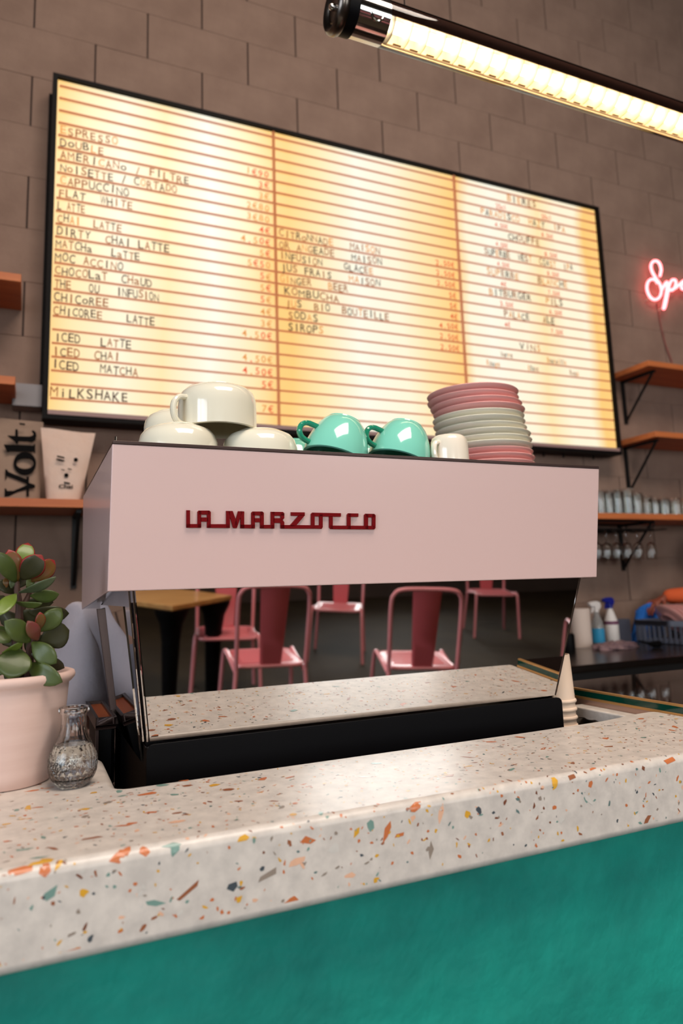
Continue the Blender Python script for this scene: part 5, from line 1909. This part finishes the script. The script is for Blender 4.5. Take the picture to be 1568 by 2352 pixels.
def person(label, J, hands, head_dir, m_skin, m_top, m_bot, m_hair, sleeve=0.55, long_sleeve=False, bulk=1.0):
    t = thing('person', (J['pelvis'].x, J['pelvis'].y, 0), label, 'person')
    V, E = [], []

    def add(p_, r, to=None):
        V.append((p_, r))
        if to is not None:
            E.append((to, len(V) - 1))
        return len(V) - 1
    b = bulk
    pe = add(J['pelvis'], (.145 * b, .105 * b))
    sp_ = add(J['spine'], (.125 * b, .095 * b), pe)
    ch = add(J['chest'], (.150 * b, .105 * b), sp_)
    nk0 = add(J['neck'] - Vector((0, 0, .02)), (.06, .055), ch)
    nk = add(J['neck'] + Vector((0, 0, .035)), .050, nk0)
    hd = J['head']
    fwd = head_dir.normalized()
    h0 = add(hd - Vector((0, 0, .07)) + fwd * .018, (.062, .070), nk)
    h1 = add(hd + fwd * .004, (.076, .090), h0)
    h2 = add(hd + Vector((0, 0, .065)) - fwd * .004, (.070, .082), h1)
    nose = add(hd + fwd * .108 - Vector((0, 0, .022)), .011, h1)
    rt = fwd.cross(Vector((0, 0, 1))).normalized()
    for sg in (-1, 1):
        add(hd + rt * sg * .082 - Vector((0, 0, .012)), (.016, .010), h1)
    for s in ('l', 'r'):
        sh = add(J['sh' + s], .056 * b, ch)
        el = add(J['el' + s], .041 * b, sh)
        fm = add(J['el' + s].lerp(J['wr' + s], .35), .038, el)
        wr = add(J['wr' + s], (.028, .022), fm)
        hand_chains(V, E, J['wr' + s], wr, *hands[s])
        hp = add(J['hip' + s], .088 * b, pe)
        kn = add(J['kn' + s], .058, hp)
        cf = add(J['kn' + s].lerp(J['an' + s], .3), .055, kn)
        an = add(J['an' + s], .036, cf)
        hl = add(J['an' + s] + Vector((0, 0, -.05)), .034, an)
        add(J['an' + s] + J['foot' + s] * .15 + Vector((0, 0, -.062)), (.040, .024), hl)
    body = part('body', skin_mesh(V, E), m_skin, t, smooth='all')
    # shirt
    V, E = [], []
    g = 1.16
    a0 = add(J['pelvis'] + Vector((0, 0, -.02)), (.162 * b * g, .125 * b * g))
    a1 = add(J['spine'], (.145 * b * g, .112 * b * g), a0)
    a2 = add(J['chest'], (.158 * b * g, .116 * b * g), a1)
    a3 = add(J['neck'] - Vector((0, 0, .025)), (.072, .068), a2)
    for s in ('l', 'r'):
        q0 = add(J['sh' + s] + Vector((0, 0, .004)), .070 * b, a2)
        if long_sleeve:
            q1 = add(J['el' + s], .056 * b, q0)
            q2 = add(J['el' + s].lerp(J['wr' + s], .5), .050, q1)
            add(J['el' + s].lerp(J['wr' + s], 1.06), .043, q2)
        else:
            q1 = add(J['sh' + s].lerp(J['el' + s], sleeve), .072 * b, q0)
            add(J['sh' + s].lerp(J['el' + s], sleeve + .25), .068 * b, q1)
    sm = skin_mesh(V, E, sub=3)
    # cloth folds
    cen = J['spine']
    for v in sm.v:
        d = sin(v.x * 38 + v.z * 21 + 2 * sin(v.z * 17)) * .0055 + sin(v.z * 30 - v.x * 26 + v.y * 30) * .004
        o_ = (v - Vector((cen.x, cen.y, v.z)))
        if o_.length > 1e-4:
            v += o_.normalized() * d
    part('shirt', sm, m_top, t, smooth='all')
    # trousers
    V, E = [], []
    b0 = add(J['pelvis'] + Vector((0, 0, .01)), (.155 * b, .118 * b))
    for s in ('l', 'r'):
        q0 = add(J['hip' + s] + Vector((0, 0, -.03)), .104 * b, b0)
        q1 = add(J['kn' + s], .074, q0)
        add(J['an' + s] + Vector((0, 0, .02)), .062, q1)
        hb = MB().sphere(J['an' + s] + J['foot' + s] * .07 + Vector((0, 0, -.045)), .047, .047, .042, 16, 10)
        for v in hb.v:
            dd = (v - J['an' + s])
            v += J['foot' + s] * (dd.dot(J['foot' + s]) * 1.1)
            v.z = max(v.z, 0.002)
        part('shoe', hb, mat('dark_shoe', lin((36, 32, 32)), 0.6), t, smooth='all')
    part('trousers', skin_mesh(V, E), m_bot, t, smooth='all')
    head_extras(t, hd, fwd, m_skin, m_hair)
    return t


def stand(x, y, face, H, lean=0.0, shw=0.19):
    """joint positions for a standing figure; face = unit vector"""
    f = Vector(face).normalized()
    r = f.cross(Vector((0, 0, 1))).normalized()      # the figure's right
    B = Vector((x, y, 0))
    J = {}
    k = H / 1.70
    J['pelvis'] = B + Vector((0, 0, .96 * k)) - f * .03
    J['spine'] = B + Vector((0, 0, 1.12 * k)) + f * lean * .08
    J['chest'] = B + Vector((0, 0, 1.28 * k)) + f * lean * .20
    J['neck'] = B + Vector((0, 0, 1.43 * k)) + f * lean * .33
    J['head'] = B + Vector((0, 0, 1.58 * k)) + f * (lean * .45 + .015)
    for s, g in (('l', -1), ('r', 1)):
        J['sh' + s] = B + Vector((0, 0, 1.385 * k)) + f * lean * .28 + r * g * shw
        J['hip' + s] = B + Vector((0, 0, .90 * k)) + r * g * .095
        J['kn' + s] = B + Vector((0, 0, .49 * k)) + r * g * .105 + f * .02
        J['an' + s] = B + Vector((0, 0, .088)) + r * g * .11 - f * .02
        J['foot' + s] = f
    return J, f, r


m_skinL = mat('light_skin', lin((206, 158, 136)), 0.55)
m_skinD = mat('brown_skin', lin((134, 66, 46)), 0.5)
m_tee = mat('pale_grey_tee', lin((182, 174, 182)), 0.9, bump=(7, 0.55, 0.03), noise=(5, 0.35, lin((160, 152, 162))))
m_apron = mat('dark_trousers', lin((36, 34, 44)), 0.9)
m_hairD = mat('dark_hair', lin((38, 26, 22)), 0.6)

# barista right behind the machine, hidden but for one shoulder, sleeve and flank
J, f, r = stand(0.295, 1.98, (0.25, -1, 0), 1.57, lean=0.25, shw=0.19)
J['ell'] = J['shl'] + Vector((0.03, -0.10, -.25))
J['elr'] = J['shr'] + Vector((-0.02, -0.06, -.27))
J['wrr'] = J['elr'] + Vector((0.10, -0.10, 0.02))
J['wrl'] = J['ell'] + Vector((-0.04, -0.10, -.0))
hands = {'l': (Vector((-0.2, -1, -0.1)), -r, Vector((0, 0, 1)), 0.5), 'r': (Vector((.5, -.8, 0)), r * -1, Vector((0, 0, 1)), 0.5)}
person('person in a loose pale grey T-shirt standing behind the espresso machine, head hidden by it', J, hands, Vector((0.3, -1, -.3)), m_skinL, m_tee, m_apron, m_hairD, bulk=1.12)

# washer-up at the right edge: only the hand and forearm reach into the frame
hp_ = at(1520, 1372, y=2.97)
J, f, r = stand(hp_.x + 0.56, 2.12, (-0.25, 1, 0), 1.60, lean=1.35, shw=0.18)
s_near, s_far = 'l', 'r'
# figure faces the wall: its left arm is nearest to the machine
J['wrl'] = Vector((hp_.x + 0.020, 2.97, hp_.z + 0.004))
J['ell'] = Vector((hp_.x + 0.26, 2.80, hp_.z + 0.015))
J['elr'] = J['shr'] + Vector((0.06, 0.12, -.24))
J['wrr'] = J['elr'] + Vector((-0.05, 0.20, -0.0))
hands = {'l': (Vector((-1, 0.1, -0.45)), Vector((0, -.8, -.5)), Vector((-.4, -.1, .9)), 0.55), 'r': (Vector((-.2, .9, -.3)), -r, Vector((0, 0, 1)), 0.5)}
m_orange = mat('orange_knit', lin((214, 92, 46)), 0.85, bump=(50, 0.3, 0.004))
pp = person('person in orange long sleeves at the right edge holding the blue cloth', J, hands, Vector((-0.4, 1, -.3)), m_skinD, m_orange, m_apron, m_hairD, long_sleeve=True, bulk=0.95)

# blue cloth hanging from that hand down to the counter
hx = J['wrl'] + Vector((-.085, 0.0, -.035))
cloth = MB()
NU, NV = 26, 18
vs_, fs_ = [], []
top = [at(1461, 1402, y=3.03), at(1474, 1392, y=3.00), at(1494, 1384, y=2.98), at(1508, 1382, y=2.98), at(1517, 1398, y=3.00), at(1524, 1420, y=3.03)]
bot = [at(1449, 1484, y=3.02), at(1458, 1484, y=2.99), at(1473, 1484, y=3.02), at(1490, 1484, y=3.00), at(1510, 1484, y=3.02), at(1522, 1484, y=3.03)]
tp_, bt_ = smooth_path(top, 7), smooth_path(bot, 7)
n_ = len(tp_)
for s in (0, 1):
    for j in range(NV + 1):
        v = j / NV
        for i in range(n_):
            q = tp_[i].lerp(bt_[i], v)
            q = q + Vector((0, 1, 0)) * (0.012 * sin(i * 0.9 + 2 * v) * v + 0.004 * sin(i * 1.7)) + Vector((0, 0.003 * s, 0))
            vs_.append(q)
off = n_ * (NV + 1)
for s in (0, 1):
    for j in range(NV):
        for i in range(n_ - 1):
            a = s * off + j * n_ + i
            q = (a, a + 1, a + 1 + n_, a + n_)
            fs_.append(q if s == 0 else q[::-1])
for i in range(n_ - 1):
    for j in (0, NV):
        a = j * n_ + i
        fs_.append((a, a + 1, a + 1 + off, a + off))
for j in range(NV):
    for i in (0, n_ - 1):
        a = j * n_ + i
        fs_.append((a, a + n_, a + n_ + off, a + off))
o = part('blue_cloth', cloth.add(vs_, fs_), m_blue, None, smooth='all')
tag(o, 'bright blue wiping cloth held over the left end of the dish rack', 'cloth')
